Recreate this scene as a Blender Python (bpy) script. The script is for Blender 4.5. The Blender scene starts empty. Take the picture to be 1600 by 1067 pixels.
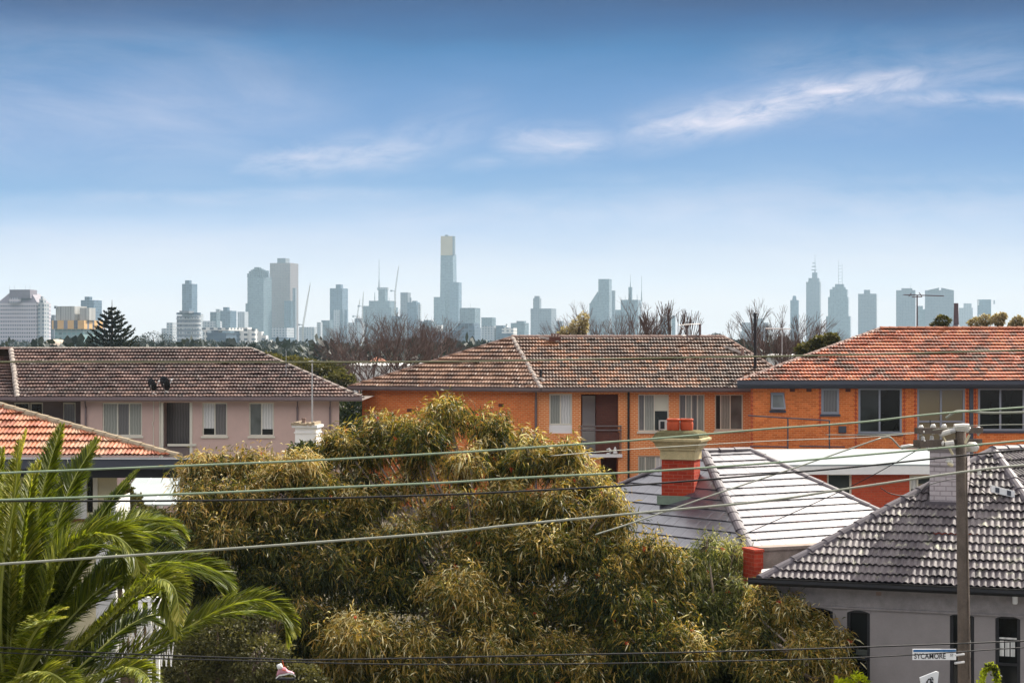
import bpy, math, random
import numpy as np
from mathutils import Vector
random.seed(7)
RNG = np.random.default_rng(11)
S = bpy.context.scene
COL = S.collection
F = 2800.0 / 1600.0            # focal length over picture width
CZ = 7.8                       # eye height

# ------------------------------------------------------------------ camera
cam_d = bpy.data.cameras.new("camera")
cam = bpy.data.objects.new("camera", cam_d)
COL.objects.link(cam)
cam.location = (0, 0, CZ)
cam.rotation_euler = (math.radians(90), 0, 0)
cam_d.sensor_width = 36
cam_d.lens = 36 * F
cam_d.clip_start = 0.5
cam_d.clip_end = 40000
S.camera = cam

# ------------------------------------------------------------------ light
SUN = Vector((0.50, 0.57, 0.62)).normalized()
EXPOSURE = 0.85
SKY_K = 0.15
SUN_E = 5.0
FILL = (1.45, 1.32, 1.16)   # warm fill added to the upper sky to brighten shaded facades
S.view_settings.view_transform = 'Standard'
S.view_settings.look = 'None'
S.view_settings.gamma = 1
S.view_settings.exposure = EXPOSURE
S.cycles.volume_bounces = 1
S.cycles.max_bounces = 6
S.cycles.diffuse_bounces = 3
S.cycles.transparent_max_bounces = 8

sd = bpy.data.lights.new("sun", 'SUN')
sd.energy = SUN_E
sd.angle = math.radians(0.5)
sd.color = (1.0, 0.93, 0.82)
so = bpy.data.objects.new("sun", sd)
COL.objects.link(so)
so.rotation_euler = (-SUN).to_track_quat('-Z', 'Y').to_euler()
so.location = (60, 20, 60)

def s2l(c):
    return tuple(((v / 255) / 12.92 if v / 255 <= 0.04045 else ((v / 255 + 0.055) / 1.055) ** 2.4) for v in c)

class NT:
    """tiny helper for node trees"""
    def __init__(s, nt):
        s.nt = nt; nt.nodes.clear()
    def n(s, t, **kw):
        nd = s.nt.nodes.new(t)
        for k, v in kw.items():
            if k.startswith('i_'):
                nd.inputs[k[2:].replace('_', ' ')].default_value = v
            else:
                setattr(nd, k, v)
        return nd
    def put(s, sock, v):
        if isinstance(v, bpy.types.NodeSocket): s.nt.links.new(v, sock)
        else: sock.default_value = v
    def m(s, op, a, b=0.0, c=None, clamp=False):
        nd = s.n('ShaderNodeMath', operation=op, use_clamp=clamp)
        s.put(nd.inputs[0], a); s.put(nd.inputs[1], b)
        if c is not None: s.put(nd.inputs[2], c)
        return nd.outputs[0]
    def mix(s, f, a, b, mode='MIX'):
        nd = s.n('ShaderNodeMix', data_type='RGBA', blend_type=mode)
        s.put(nd.inputs[0], f)
        s.put(nd.inputs[6], a if isinstance(a, bpy.types.NodeSocket) else tuple(a)[:3] + (1,))
        s.put(nd.inputs[7], b if isinstance(b, bpy.types.NodeSocket) else tuple(b)[:3] + (1,))
        return nd.outputs[2]
    def ramp(s, f, stops, interp='LINEAR'):
        nd = s.n('ShaderNodeValToRGB')
        cr = nd.color_ramp; cr.interpolation = interp
        while len(cr.elements) < len(stops): cr.elements.new(0.5)
        for e, (p, c) in zip(cr.elements, stops):
            e.position = p; e.color = tuple(c)[:3] + (1,)
        s.put(nd.inputs[0], f)
        return nd.outputs[0]
    def noise(s, vec, scale, detail=3, rough=0.5, out='Fac', dist=0.0):
        nd = s.n('ShaderNodeTexNoise'); s.put(nd.inputs['Vector'], vec)
        nd.inputs['Scale'].default_value = scale; nd.inputs['Detail'].default_value = detail
        nd.inputs['Roughness'].default_value = rough; nd.inputs['Distortion'].default_value = dist
        return nd.outputs[out]

world = bpy.data.worlds.new("World")
S.world = world
world.use_nodes = True
w = NT(world.node_tree)
tc = w.n('ShaderNodeTexCoord')
sx = w.n('ShaderNodeSeparateXYZ'); w.put(sx.inputs[0], tc.outputs['Generated'])
X, Y, Z = sx.outputs
yy = w.m('MAXIMUM', w.m('ABSOLUTE', Y), 0.05)
az = w.m('DIVIDE', X, yy)
el = w.m('DIVIDE', Z, yy)
G = [(533, (255, 243, 238)), (470, (253, 242, 240)), (410, (224, 226, 240)), (350, (176, 199, 234)), (290, (112, 162, 215)),
     (210, (102, 150, 208)), (140, (84, 138, 198)), (80, (40, 116, 178)), (30, (0, 84, 148)), (0, (0, 68, 130))]
stops = [((533 - y) / 2800 / 0.2, s2l(c)) for y, c in G]
kexp = 2 ** (-EXPOSURE)
wob = w.n('ShaderNodeCombineXYZ'); w.put(wob.inputs[0], az); w.put(wob.inputs[1], w.m('MULTIPLY', el, 5.0))
nb = w.noise(wob.outputs[0], 5.5, 4, 0.55)
el2 = w.m('ADD', el, w.m('MULTIPLY', w.m('SUBTRACT', nb, 0.5), 0.028))
grad = w.ramp(w.m('DIVIDE', el2, 0.2), stops)
# thin high cloud: streaks, veils
def streak(pa, pb, width, amp, nscale, thr):
    ax, ae = (pa[0] - 800) / 2800, (533 - pa[1]) / 2800
    bx, be = (pb[0] - 800) / 2800, (533 - pb[1]) / 2800
    cx, ce = (ax + bx) / 2, (ae + be) / 2
    L = math.hypot(bx - ax, be - ae); ux, ue = (bx - ax) / L, (be - ae) / L
    du = w.m('SUBTRACT', az, cx); dv = w.m('SUBTRACT', el, ce)
    t = w.m('ADD', w.m('MULTIPLY', du, ux), w.m('MULTIPLY', dv, ue))
    q = w.m('SUBTRACT', w.m('MULTIPLY', dv, ux), w.m('MULTIPLY', du, ue))
    cv = w.n('ShaderNodeCombineXYZ'); w.put(cv.inputs[0], w.m('MULTIPLY', t, 1.0)); w.put(cv.inputs[1], w.m('MULTIPLY', q, 3.2)); cv.inputs[2].default_value = pa[0] * 0.01
    n1 = w.noise(cv.outputs[0], nscale, 7, 0.62, dist=0.5)
    n2 = w.noise(cv.outputs[0], nscale * 0.3, 2, 0.5)
    q2 = w.m('ADD', q, w.m('MULTIPLY', w.m('SUBTRACT', n2, 0.5), width * 2.2))
    g = w.m('ADD', w.m('POWER', w.m('DIVIDE', w.m('ABSOLUTE', t), L / 2), 4.0), w.m('POWER', w.m('DIVIDE', w.m('ABSOLUTE', q2), width), 1.6))
    e = w.m('EXPONENT', w.m('MULTIPLY', g, -1.0))
    r = w.m('MULTIPLY', e, w.m('MULTIPLY', w.m('SUBTRACT', n1, thr, clamp=True), amp), clamp=True)
    return r
front = w.m('GREATER_THAN', Y, 0.0)
st = [streak((990, 212), (1470, 120), 0.0080, 2.6, 30, 0.22), streak((1130, 160), (1660, 100), 0.016, 1.0, 18, 0.32),
      streak((1300, 144), (1660, 160), 0.0045, 1.6, 26, 0.28), streak((980, 205), (1200, 190), 0.004, 1.6, 40, 0.3),
      streak((370, 258), (680, 228), 0.0080, 1.7, 26, 0.28), streak((770, 222), (960, 220), 0.0075, 1.7, 26, 0.28), streak((700, 262), (860, 236), 0.004, .8, 30, 0.3),
      streak((540, 250), (780, 185), 0.015, 1.1, 16, 0.32), streak((-200, 90), (520, 165), 0.036, 0.9, 7, 0.30), streak((-200, 200), (420, 245), 0.022, 0.9, 8, 0.30),
      streak((80, 312), (680, 298), 0.0065, 0.9, 14, 0.28), streak((560, 345), (1200, 326), 0.012, 1.2, 11, 0.28), streak((1050, 318), (1720, 350), 0.016, 1.1, 9, 0.28), streak((900, 290), (1700, 285), 0.006, 0.8, 12, 0.3), streak((-100, 370), (700, 380), 0.014, 1.0, 9, 0.3)]
cl = st[0]
for q in st[1:]: cl = w.m('MAXIMUM', cl, q)
cl = w.m('MULTIPLY', cl, front)
low = w.mix(cl, grad, s2l((238, 232, 245)))
lowk = w.mix(1.0, low, (kexp, kexp, kexp), 'MULTIPLY')
sky = w.n('ShaderNodeTexSky', sky_type='NISHITA')
sky.sun_disc = False
sky.sun_elevation = math.asin(SUN.z)
sky.sun_rotation = math.atan2(SUN.x, SUN.y)
sky.air_density = 1.0; sky.dust_density = 2.5; sky.ozone_density = 1.0
skyk = w.mix(1.0, sky.outputs[0], (SKY_K, SKY_K, SKY_K), 'MULTIPLY')
mr = w.n('ShaderNodeMapRange', interpolation_type='SMOOTHSTEP'); w.put(mr.inputs[0], Z)
mr.inputs[1].default_value = 0.20; mr.inputs[2].default_value = 0.42
sky_fill = w.mix(0.45, skyk, (FILL[0], FILL[1], FILL[2]))  # unseen upper sky mixed with the added warm fill
fin = w.mix(mr.outputs[0], lowk, sky_fill)
bg = w.n('ShaderNodeBackground'); w.put(bg.inputs[0], fin); bg.inputs[1].default_value = 1.0
wo = w.n('ShaderNodeOutputWorld'); w.put(wo.inputs[0], bg.outputs[0])

# ------------------------------------------------------------------ helpers
def W(px, py, Yd):
    return Vector(((px - 800) / 2800 * Yd, Yd, CZ - (py - 533.5) / 2800 * Yd))
def ray_plane(px, py, p0, n):
    d = Vector(((px - 800) / 2800, 1, -(py - 533.5) / 2800)); o = Vector((0, 0, CZ))
    t = (p0 - o).dot(n) / d.dot(n)
    return o + d * t

class MB:
    def __init__(s): s.v = []; s.f = []
    def quad(s, a, b, c, d):
        i = len(s.v); s.v += [tuple(a), tuple(b), tuple(c), tuple(d)]; s.f.append((i, i + 1, i + 2, i + 3))
    def poly(s, pts):
        i = len(s.v); s.v += [tuple(p) for p in pts]; s.f.append(tuple(range(i, i + len(pts))))
    def hexa(s, b, t):
        """b, t: 4 bottom and 4 top points, counter-clockwise seen from above"""
        i = len(s.v); s.v += [tuple(p) for p in b] + [tuple(p) for p in t]
        s.f += [(i + 3, i + 2, i + 1, i), (i + 4, i + 5, i + 6, i + 7)]
        for k in range(4):
            j = (k + 1) % 4; s.f.append((i + k, i + j, i + 4 + j, i + 4 + k))
    def box(s, x0, x1, y0, y1, z0, z1, fr=None):
        P = [(x0, y0), (x1, y0), (x1, y1), (x0, y1)]
        b = [Vector((x, y, z0)) for x, y in P]; t = [Vector((x, y, z1)) for x, y in P]
        if fr: b = [fr(p) for p in b]; t = [fr(p) for p in t]
        s.hexa(b, t)
    def tube(s, pts, rad, n=6, cap=True):
        pts = [Vector(p) for p in pts]; rings = []
        if not isinstance(rad, (list, tuple)): rad = [rad] * len(pts)
        for k, p in enumerate(pts):
            d = (pts[min(k + 1, len(pts) - 1)] - pts[max(k - 1, 0)]).normalized()
            up = Vector((0, 0, 1)) if abs(d.z) < 0.9 else Vector((1, 0, 0))
            a = d.cross(up).normalized(); b = a.cross(d)
            i = len(s.v)
            for q in range(n):
                th = 2 * math.pi * q / n
                s.v.append(tuple(p + (a * math.cos(th) + b * math.sin(th)) * rad[k]))
            rings.append(i)
        for r0, r1 in zip(rings, rings[1:]):
            for q in range(n):
                q2 = (q + 1) % n
                s.f.append((r0 + q, r0 + q2, r1 + q2, r1 + q))
        if cap:
            s.f.append(tuple(rings[0] + q for q in range(n))[::-1]); s.f.append(tuple(rings[-1] + q for q in range(n)))
    def lathe(s, c, prof, n=16):
        rings = []
        for r, z in prof:
            i = len(s.v)
            for q in range(n):
                th = 2 * math.pi * q / n
                s.v.append((c[0] + r * math.cos(th), c[1] + r * math.sin(th), c[2] + z))
            rings.append(i)
        for r0, r1 in zip(rings, rings[1:]):
            for q in range(n):
                q2 = (q + 1) % n; s.f.append((r0 + q, r0 + q2, r1 + q2, r1 + q))
        s.f.append(tuple(rings[0] + q for q in range(n))[::-1]); s.f.append(tuple(rings[-1] + q for q in range(n)))
    def build(s, name, mat, parent=None, smooth=False, uvoff=0.0):
        me = bpy.data.meshes.new(name)
        me.from_pydata(s.v, [], s.f); me.validate()
        uv = me.uv_layers.new(name='UVMap')
        co = np.zeros(len(me.vertices) * 3); me.vertices.foreach_get('co', co); co = co.reshape(-1, 3)
        data = np.zeros((len(me.loops), 2))
        for p in me.polygons:
            nrm = p.normal
            if abs(nrm.z) > 0.95: t = Vector((1, 0, 0)); b = Vector((0, 1, 0))
            else:
                t = Vector((0, 0, 1)).cross(nrm).normalized(); b = nrm.cross(t)
            for li in p.loop_indices:
                c = co[me.loops[li].vertex_index]
                data[li] = (c[0] * t.x + c[1] * t.y + c[2] * t.z, c[0] * b.x + c[1] * b.y + c[2] * b.z)
        uv.data.foreach_set('uv', data.ravel())
        if smooth: me.shade_smooth()
        me.materials.append(mat)
        return link(name, me, parent)

def link(name, data, parent=None):
    o = bpy.data.objects.new(name, data); COL.objects.link(o)
    if parent:
        o.parent = parent
        wm = world_loc(parent); o.location = -wm
    return o
def world_loc(o):
    v = Vector((0, 0, 0))
    while o: v += o.location; o = o.parent
    return v
def tag(o, label, cat, group=None, kind=None):
    o['label'] = label; o['category'] = cat
    if group: o['group'] = group
    if kind: o['kind'] = kind
    return o
def thing(name, loc, label, cat, group=None):
    o = bpy.data.objects.new(name, None); COL.objects.link(o); o.location = loc; o.empty_display_size = 0.3
    return tag(o, label, cat, group)
def copy_tree(o, parent=None):
    c = o.copy(); COL.objects.link(c)
    if parent: c.parent = parent
    for ch in list(o.children): copy_tree(ch, c)
    return c

def np_mesh(name, verts, quads, mat, parent=None, attr=None, uvs=None, smooth=False):
    me = bpy.data.meshes.new(name)
    nv, nf = len(verts), len(quads)
    me.vertices.add(nv); me.vertices.foreach_set('co', np.asarray(verts, dtype=np.float32).ravel())
    me.loops.add(nf * 4); me.loops.foreach_set('vertex_index', np.asarray(quads, dtype=np.int32).ravel())
    me.polygons.add(nf)
    me.polygons.foreach_set('loop_start', np.arange(0, nf * 4, 4, dtype=np.int32))
    try: me.polygons.foreach_set('loop_total', np.full(nf, 4, dtype=np.int32))
    except Exception: pass
    if uvs is not None:
        uv = me.uv_layers.new(name='UVMap'); uv.data.foreach_set('uv', np.asarray(uvs, dtype=np.float32).ravel())
    if attr is not None:
        for k, a in attr.items():
            at = me.attributes.new(k, 'FLOAT', 'FACE'); at.data.foreach_set('value', np.asarray(a, dtype=np.float32))
    me.update(calc_edges=True); me.validate()
    if smooth: me.shade_smooth()
    elif uvs is not None: me.shade_flat()
    me.materials.append(mat)
    return link(name, me, parent)

# ------------------------------------------------------------------ materials
MATS = {}
def mat(name):
    m = bpy.data.materials.new(name); m.use_nodes = True; MATS[name] = m
    return m, NT(m.node_tree)
def finish(t, col, rough=0.6, spec=0.3, metal=0.0, bump=None, bstr=0.3, bdist=0.02, coat=0.0, coatr=0.1):
    b = t.n('ShaderNodeBsdfPrincipled')
    t.put(b.inputs['Base Color'], col if isinstance(col, bpy.types.NodeSocket) else tuple(col)[:3] + (1,))
    t.put(b.inputs['Roughness'], rough); b.inputs['Specular IOR Level'].default_value = spec
    b.inputs['Metallic'].default_value = metal
    b.inputs['Coat Weight'].default_value = coat; b.inputs['Coat Roughness'].default_value = coatr
    if bump is not None:
        bn = t.n('ShaderNodeBump'); bn.inputs['Strength'].default_value = bstr; bn.inputs['Distance'].default_value = bdist
        t.put(bn.inputs['Height'], bump); t.put(b.inputs['Normal'], bn.outputs[0])
    o = t.n('ShaderNodeOutputMaterial'); t.put(o.inputs[0], b.outputs[0])
    return b
def plain(name, c, rough=0.6, spec=0.3, metal=0.0, var=0.25, scale=3.0, bstr=0.15, coat=0.0):
    m, t = mat(name)
    g = t.n('ShaderNodeNewGeometry')
    n = t.noise(g.outputs['Position'], scale, 5, 0.6)
    n2 = t.noise(g.outputs['Position'], scale * 9, 3, 0.6)
    f = t.m('ADD', t.m('MULTIPLY', n, 0.7), t.m('MULTIPLY', n2, 0.3))
    col = t.mix(t.m('MULTIPLY_ADD', f, 2.0, -0.5, clamp=True), tuple(v * (1 - var) for v in c), tuple(min(1, v * (1 + var * 0.6)) for v in c))
    finish(t, col, rough, spec, metal, bump=n2, bstr=bstr, bdist=0.01, coat=coat)
    return m
def brick(name, c1, c2, mortar, bw=0.23, bh=0.086, ms=0.010, stain=0.25, header=0.0):
    m, t = mat(name)
    uv = t.n('ShaderNodeUVMap')
    b = t.n('ShaderNodeTexBrick'); t.put(b.inputs['Vector'], uv.outputs[0])
    b.inputs['Scale'].default_value = 1; b.inputs['Mortar Size'].default_value = ms; b.inputs['Mortar Smooth'].default_value = 0.2
    b.inputs['Bias'].default_value = -0.1; b.inputs['Brick Width'].default_value = bw; b.inputs['Row Height'].default_value = bh
    b.inputs['Color1'].default_value = c1 + (1,); b.inputs['Color2'].default_value = c2 + (1,); b.inputs['Mortar'].default_value = mortar + (1,)
    g = t.n('ShaderNodeNewGeometry')
    n = t.noise(g.outputs['Position'], 0.9, 5, 0.6)
    n2 = t.noise(g.outputs['Position'], 14, 3, 0.6)
    c = t.mix(t.m('MULTIPLY', t.m('MULTIPLY_ADD', n, 2.2, -0.75, clamp=True), stain), b.outputs['Color'], tuple(v * 0.35 for v in c1))
    c = t.mix(t.m('MULTIPLY', n2, 0.35), c, tuple(min(1, v * 1.7) for v in c2))
    finish(t, c, 0.85, 0.15, bump=t.m('SUBTRACT', 1.0, b.outputs['Fac']), bstr=0.5, bdist=0.01)
    return m
def tiles(name, cols, lichen, lich_amt=0.5, lich_scale=0.6, rough=0.55, spec=0.22, streak=0.35, coat=0.0, lowcol=None, fine=(0.5, 0.5, 0.45)):
    """UV = (tile index, course index): every tile its own tone, plus lichen and weather patches"""
    m, t = mat(name)
    uv = t.n('ShaderNodeUVMap')
    fl = t.n('ShaderNodeVectorMath', operation='FLOOR'); t.put(fl.inputs[0], uv.outputs[0])
    wn = t.n('ShaderNodeTexWhiteNoise', noise_dimensions='2D'); t.put(wn.inputs['Vector'], fl.outputs[0])
    g = t.n('ShaderNodeNewGeometry')
    big = t.noise(g.outputs['Position'], 0.35, 4, 0.6)
    f = t.m('ADD', t.m('MULTIPLY', wn.outputs['Value'], 0.85), t.m('MULTIPLY_ADD', big, 1.8, -0.82))
    c = t.ramp(t.m('MULTIPLY', f, 1.0, clamp=True), [(i / (len(cols) - 1), q) for i, q in enumerate(cols)])
    n = t.noise(g.outputs['Position'], lich_scale * 6, 6, 0.72)
    nl = t.noise(g.outputs['Position'], lich_scale, 4, 0.6)
    lf = t.m('MULTIPLY', t.m('MULTIPLY_ADD', n, 7.0, -3.9, clamp=True), t.m('MULTIPLY_ADD', nl, 4.0, -1.5, clamp=True))
    c = t.mix(t.m('MULTIPLY', lf, lich_amt), c, lichen)
    n3 = t.noise(g.outputs['Position'], 18, 4, 0.7)
    c = t.mix(t.m('MULTIPLY', t.m('MULTIPLY_ADD', n3, 6.0, -3.5, clamp=True), streak), c, fine)
    finish(t, c, rough, spec, bump=n3, bstr=0.3, bdist=0.006, coat=coat, coatr=0.25)
    return m
def glass(name, c, rough=0.08, spec=0.5):
    m, t = mat(name)
    g = t.n('ShaderNodeNewGeometry')
    n = t.noise(g.outputs['Position'], 1.3, 3, 0.5)
    col = t.mix(t.m('MULTIPLY_ADD', n, 2.4, -0.7, clamp=True), tuple(v * 0.35 for v in c), c)
    finish(t, col, rough, spec, coat=0.0, bump=n, bstr=0.03)
    return m
def curtain(name, c, fold=0.12, vert=True):
    m, t = mat(name)
    uv = t.n('ShaderNodeUVMap'); sp = t.n('ShaderNodeSeparateXYZ'); t.put(sp.inputs[0], uv.outputs[0])
    nz = t.noise(uv.outputs[0], 1.7, 3, 0.6)
    wv = t.m('SINE', t.m('MULTIPLY', t.m('ADD', sp.outputs[0 if vert else 1], t.m('MULTIPLY', nz, .14 if vert else 0)), 2 * math.pi / fold))
    col = t.mix(t.m('MULTIPLY_ADD', wv, 0.35, 0.5, clamp=True), tuple(v * 0.62 for v in c), c)
    finish(t, col, 0.25, 0.5, coat=0.25, coatr=0.05)
    return m
def leafmat(name, stops, trans=0.35, rough=0.45, attr='tint'):
    m, t = mat(name)
    a = t.n('ShaderNodeAttribute', attribute_name=attr)
    c = t.ramp(a.outputs['Fac'], stops)
    g = t.n('ShaderNodeNewGeometry')
    n = t.noise(g.outputs['Position'], 1.1, 3, 0.6)
    c = t.mix(t.m('MULTIPLY_ADD', n, 1.6, -0.55, clamp=True), t.mix(1.0, c, (0.72, 0.74, 0.70), 'MULTIPLY'), c)
    b = t.n('ShaderNodeBsdfPrincipled'); t.put(b.inputs['Base Color'], c)
    b.inputs['Roughness'].default_value = rough + .12; b.inputs['Specular IOR Level'].default_value = 0.22
    tr = t.n('ShaderNodeBsdfTranslucent'); t.put(tr.inputs[0], t.mix(1.0, c, (1.25, 1.25, 0.7), 'MULTIPLY'))
    mx = t.n('ShaderNodeMixShader'); mx.inputs[0].default_value = trans
    t.put(mx.inputs[1], b.outputs[0]); t.put(mx.inputs[2], tr.outputs[0])
    o = t.n('ShaderNodeOutputMaterial'); t.put(o.inputs[0], mx.outputs[0])
    return m
def tower_mat(name, wall, glassc, fw=3.6, fh=3.6, ww=0.62, wh=0.55, rough=0.35, vert=False):
    """facade: rows of windows, one per fw x fh metres"""
    m, t = mat(name)
    uv = t.n('ShaderNodeUVMap'); sp = t.n('ShaderNodeSeparateXYZ'); t.put(sp.inputs[0], uv.outputs[0])
    fx = t.m('FRACT', t.m('DIVIDE', sp.outputs[0], fw)); fy = t.m('FRACT', t.m('DIVIDE', sp.outputs[1], fh))
    ix = t.m('LESS_THAN', fx, ww); iy = t.m('LESS_THAN', fy, wh)
    win = t.m('MULTIPLY', ix, iy)
    fl = t.n('ShaderNodeCombineXYZ'); t.put(fl.inputs[0], t.m('FLOOR', t.m('DIVIDE', sp.outputs[0], fw))); t.put(fl.inputs[1], t.m('FLOOR', t.m('DIVIDE', sp.outputs[1], fh)))
    wn = t.n('ShaderNodeTexWhiteNoise', noise_dimensions='2D'); t.put(wn.inputs['Vector'], fl.outputs[0])
    gc = t.mix(wn.outputs['Value'], tuple(v * 0.6 for v in glassc), tuple(min(1, v * 1.5) for v in glassc))
    g = t.n('ShaderNodeNewGeometry'); n = t.noise(g.outputs['Position'], 0.03, 3, 0.5)
    wc = t.mix(n, tuple(v * 0.85 for v in wall), wall)
    nz = t.n('ShaderNodeSeparateXYZ'); t.put(nz.inputs[0], g.outputs['Normal'])
    side = t.m('LESS_THAN', t.m('ABSOLUTE', nz.outputs[2]), 0.5)
    c = t.mix(t.m('MULTIPLY', win, side), wc, gc)
    finish(t, c, rough, 0.5)
    return m

M = {}
M['brick_o'] = brick('orange_brick', (0.60, 0.115, 0.024), (0.80, 0.20, 0.048), (0.62, 0.40, 0.22), stain=0.35)
M['brick_o2'] = brick('orange_brick_lined', (0.58, 0.105, 0.024), (0.88, 0.22, 0.055), (0.84, 0.38, 0.17), ms=0.008, stain=0.3)
M['brick_pale'] = brick('orange_brick_pale_mortar', (0.70, 0.17, 0.038), (0.78, 0.22, 0.06), (0.90, 0.60, 0.34), bw=0.23, bh=0.086, ms=0.014, stain=0.2)
M['brick_red'] = brick('red_brick', (0.42, 0.055, 0.026), (0.50, 0.09, 0.040), (0.36, 0.12, 0.07), stain=0.4)
M['brick_redp'] = brick('painted_red_brick', (0.46, 0.052, 0.022), (0.28, 0.030, 0.016), (0.40, 0.14, 0.09), stain=0.5, ms=0.008)
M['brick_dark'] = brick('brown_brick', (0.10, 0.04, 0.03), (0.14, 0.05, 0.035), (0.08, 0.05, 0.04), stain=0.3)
M['brick_grey'] = brick('grey_painted_brick', (0.40, 0.36, 0.36), (0.46, 0.41, 0.41), (0.20, 0.17, 0.17), bw=0.24, bh=0.10, ms=0.012, stain=0.25)
M['render_pink'] = plain('pink_render', (0.60, 0.43, 0.37), 0.9, 0.1, var=0.10, scale=1.2)
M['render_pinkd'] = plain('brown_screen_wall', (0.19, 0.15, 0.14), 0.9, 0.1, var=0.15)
M['render_grey'] = plain('grey_roughcast', (0.28, 0.258, 0.25), 0.95, 0.1, var=0.34, scale=6.0, bstr=0.9)
M['render_greys'] = plain('grey_painted_wall', (0.27, 0.247, 0.238), 0.9, 0.1, var=0.14, scale=3.0, bstr=0.25)
M['cream'] = plain('cream_paint', (0.62, 0.55, 0.36), 0.8, 0.2, var=0.12)
M['white'] = plain('white_paint', (0.80, 0.79, 0.76), 0.55, 0.3, var=0.06)
M['whiteold'] = plain('weathered_white_paint', (0.74, 0.73, 0.70), 0.8, 0.2, var=0.28, scale=2.5)
M['concrete'] = plain('stained_concrete', (0.33, 0.27, 0.23), 0.95, 0.1, var=0.55, scale=3.5, bstr=0.5)
M['pavement'] = plain('cement', (0.45, 0.43, 0.40), 0.95, 0.1, var=0.3, scale=3)
M['slategrey'] = plain('slate_grey_metal_paint', (0.06, 0.066, 0.085), 0.45, 0.4, var=0.12)
M['browngutter'] = plain('brown_gutter_paint', (0.15, 0.115, 0.11), 0.5, 0.4, var=0.2)
M['pinkgutter'] = plain('mauve_gutter_paint', (0.20, 0.15, 0.15), 0.5, 0.4, var=0.15)
M['black'] = plain('black_paint', (0.012, 0.012, 0.014), 0.5, 0.4, var=0.3)
M['soffit'] = plain('soffit_board', (0.16, 0.13, 0.11), 0.8, 0.2, var=0.15)
M['greyframe'] = plain('grey_window_frame', (0.27, 0.28, 0.31), 0.45, 0.4, var=0.1)
M['creamframe'] = plain('cream_window_frame', (0.70, 0.66, 0.54), 0.5, 0.4, var=0.06)
M['glass'] = glass('dark_glass', (0.030, 0.040, 0.040), spec=0.3)
M['glassg'] = glass('grey_glass', (0.16, 0.18, 0.17))
M['glassblack'] = glass('black_glass', (0.008, 0.010, 0.010), spec=0.2)
M['curt'] = curtain('grey_green_curtain', (0.34, 0.35, 0.30))
M['curtw'] = curtain('white_curtain', (0.74, 0.74, 0.70))
M['curtd'] = curtain('dark_curtain', (0.16, 0.155, 0.15))  # dark grey curtain cloth, also used for the screen door
M['blind'] = curtain('cream_roller_blind', (0.70, 0.70, 0.55), 5)
M['ochre'] = curtain('ochre_screen', (0.22, 0.17, 0.085), 7)
M['wood'] = plain('pole_timber', (0.125, 0.10, 0.080), 0.9, 0.15, var=0.5, scale=4, bstr=1.0)
M['metal'] = plain('galvanised_steel', (0.45, 0.45, 0.44), 0.45, 0.5, 0.3, var=0.2)
M['ceramic'] = plain('insulator_porcelain', (0.62, 0.60, 0.54), 0.3, 0.5, var=0.25, scale=14)
M['wire_green'] = plain('pale_green_cable', (0.24, 0.31, 0.21), 0.6, 0.3, var=0.22, scale=10)
M['wire_grey'] = plain('grey_cable', (0.29, 0.30, 0.24), 0.6, 0.3, var=0.22, scale=10)
M['wire_olive'] = plain('olive_cable', (0.15, 0.15, 0.085), 0.7, 0.3, var=0.2)
M['wire_black'] = plain('black_cable', (0.012, 0.012, 0.012), 0.6, 0.3)
M['terracotta'] = plain('terracotta_pot', (0.50, 0.085, 0.030), 0.7, 0.25, var=0.25, scale=5)
M['sandstone'] = plain('mossy_cement_render', (0.58, 0.48, 0.27), 0.95, 0.1, var=0.40, scale=5, bstr=0.8)
M['moss'] = plain('moss_covered_cement', (0.15, 0.135, 0.07), 0.98, 0.05, var=0.6, scale=9, bstr=1.0)
M['flash'] = plain('green_lead_flashing', (0.20, 0.26, 0.20), 0.6, 0.3, var=0.35, scale=7)
M['whiteroof'] = plain('white_sheet_roof', (0.34, 0.375, 0.375), 0.9, 0.03, var=0.15, scale=0.8)
M['ac'] = plain('cream_plastic', (0.62, 0.60, 0.55), 0.5, 0.4, var=0.1)
M['lichen_cap'] = plain('lichen_covered_cap', (0.36, 0.29, 0.20), 0.9, 0.15, var=0.45, scale=4, bstr=0.5)
M['ridge_white'] = plain('pale_mortar_cap', (0.36, 0.31, 0.27), 0.9, 0.15, var=0.35, scale=5)
M['ridge_brown'] = plain('brown_ridge_tile', (0.25, 0.17, 0.14), 0.8, 0.2, var=0.45, scale=4)
M['ridge_orange'] = plain('orange_ridge_tile', (0.34, 0.13, 0.07), 0.8, 0.2, var=0.5, scale=3)
M['ridge_grey'] = plain('grey_ridge_tile', (0.105, 0.09, 0.10), 0.6, 0.3, var=0.3, scale=4)
M['t_pink'] = tiles('brown_purple_tiles', [(0.038, 0.022, 0.019), (0.068, 0.037, 0.032), (0.100, 0.056, 0.046), (0.15, 0.085, 0.066)], (0.20, 0.17, 0.10), 0.5, streak=0.22, fine=(0.24, 0.19, 0.16))
M['t_mid'] = tiles('mixed_brown_tiles', [(0.045, 0.025, 0.017), (0.078, 0.042, 0.027), (0.125, 0.064, 0.038), (0.22, 0.095, 0.045)], (0.20, 0.18, 0.10), 0.5, streak=0.25, fine=(0.27, 0.22, 0.16))
M['t_midl'] = tiles('warm_brown_tiles', [(0.072, 0.036, 0.023), (0.122, 0.059, 0.035), (0.187, 0.094, 0.054), (0.245, 0.137, 0.086)], (0.36, 0.32, 0.22), 0.5, streak=0.35, fine=(0.40, 0.33, 0.26))
M['t_red'] = tiles('orange_red_tiles', [(0.085, 0.038, 0.022), (0.20, 0.055, 0.024), (0.33, 0.075, 0.026), (0.40, 0.13, 0.050)], (0.27, 0.23, 0.14), 0.75, streak=0.28, fine=(0.38, 0.29, 0.20))
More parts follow.
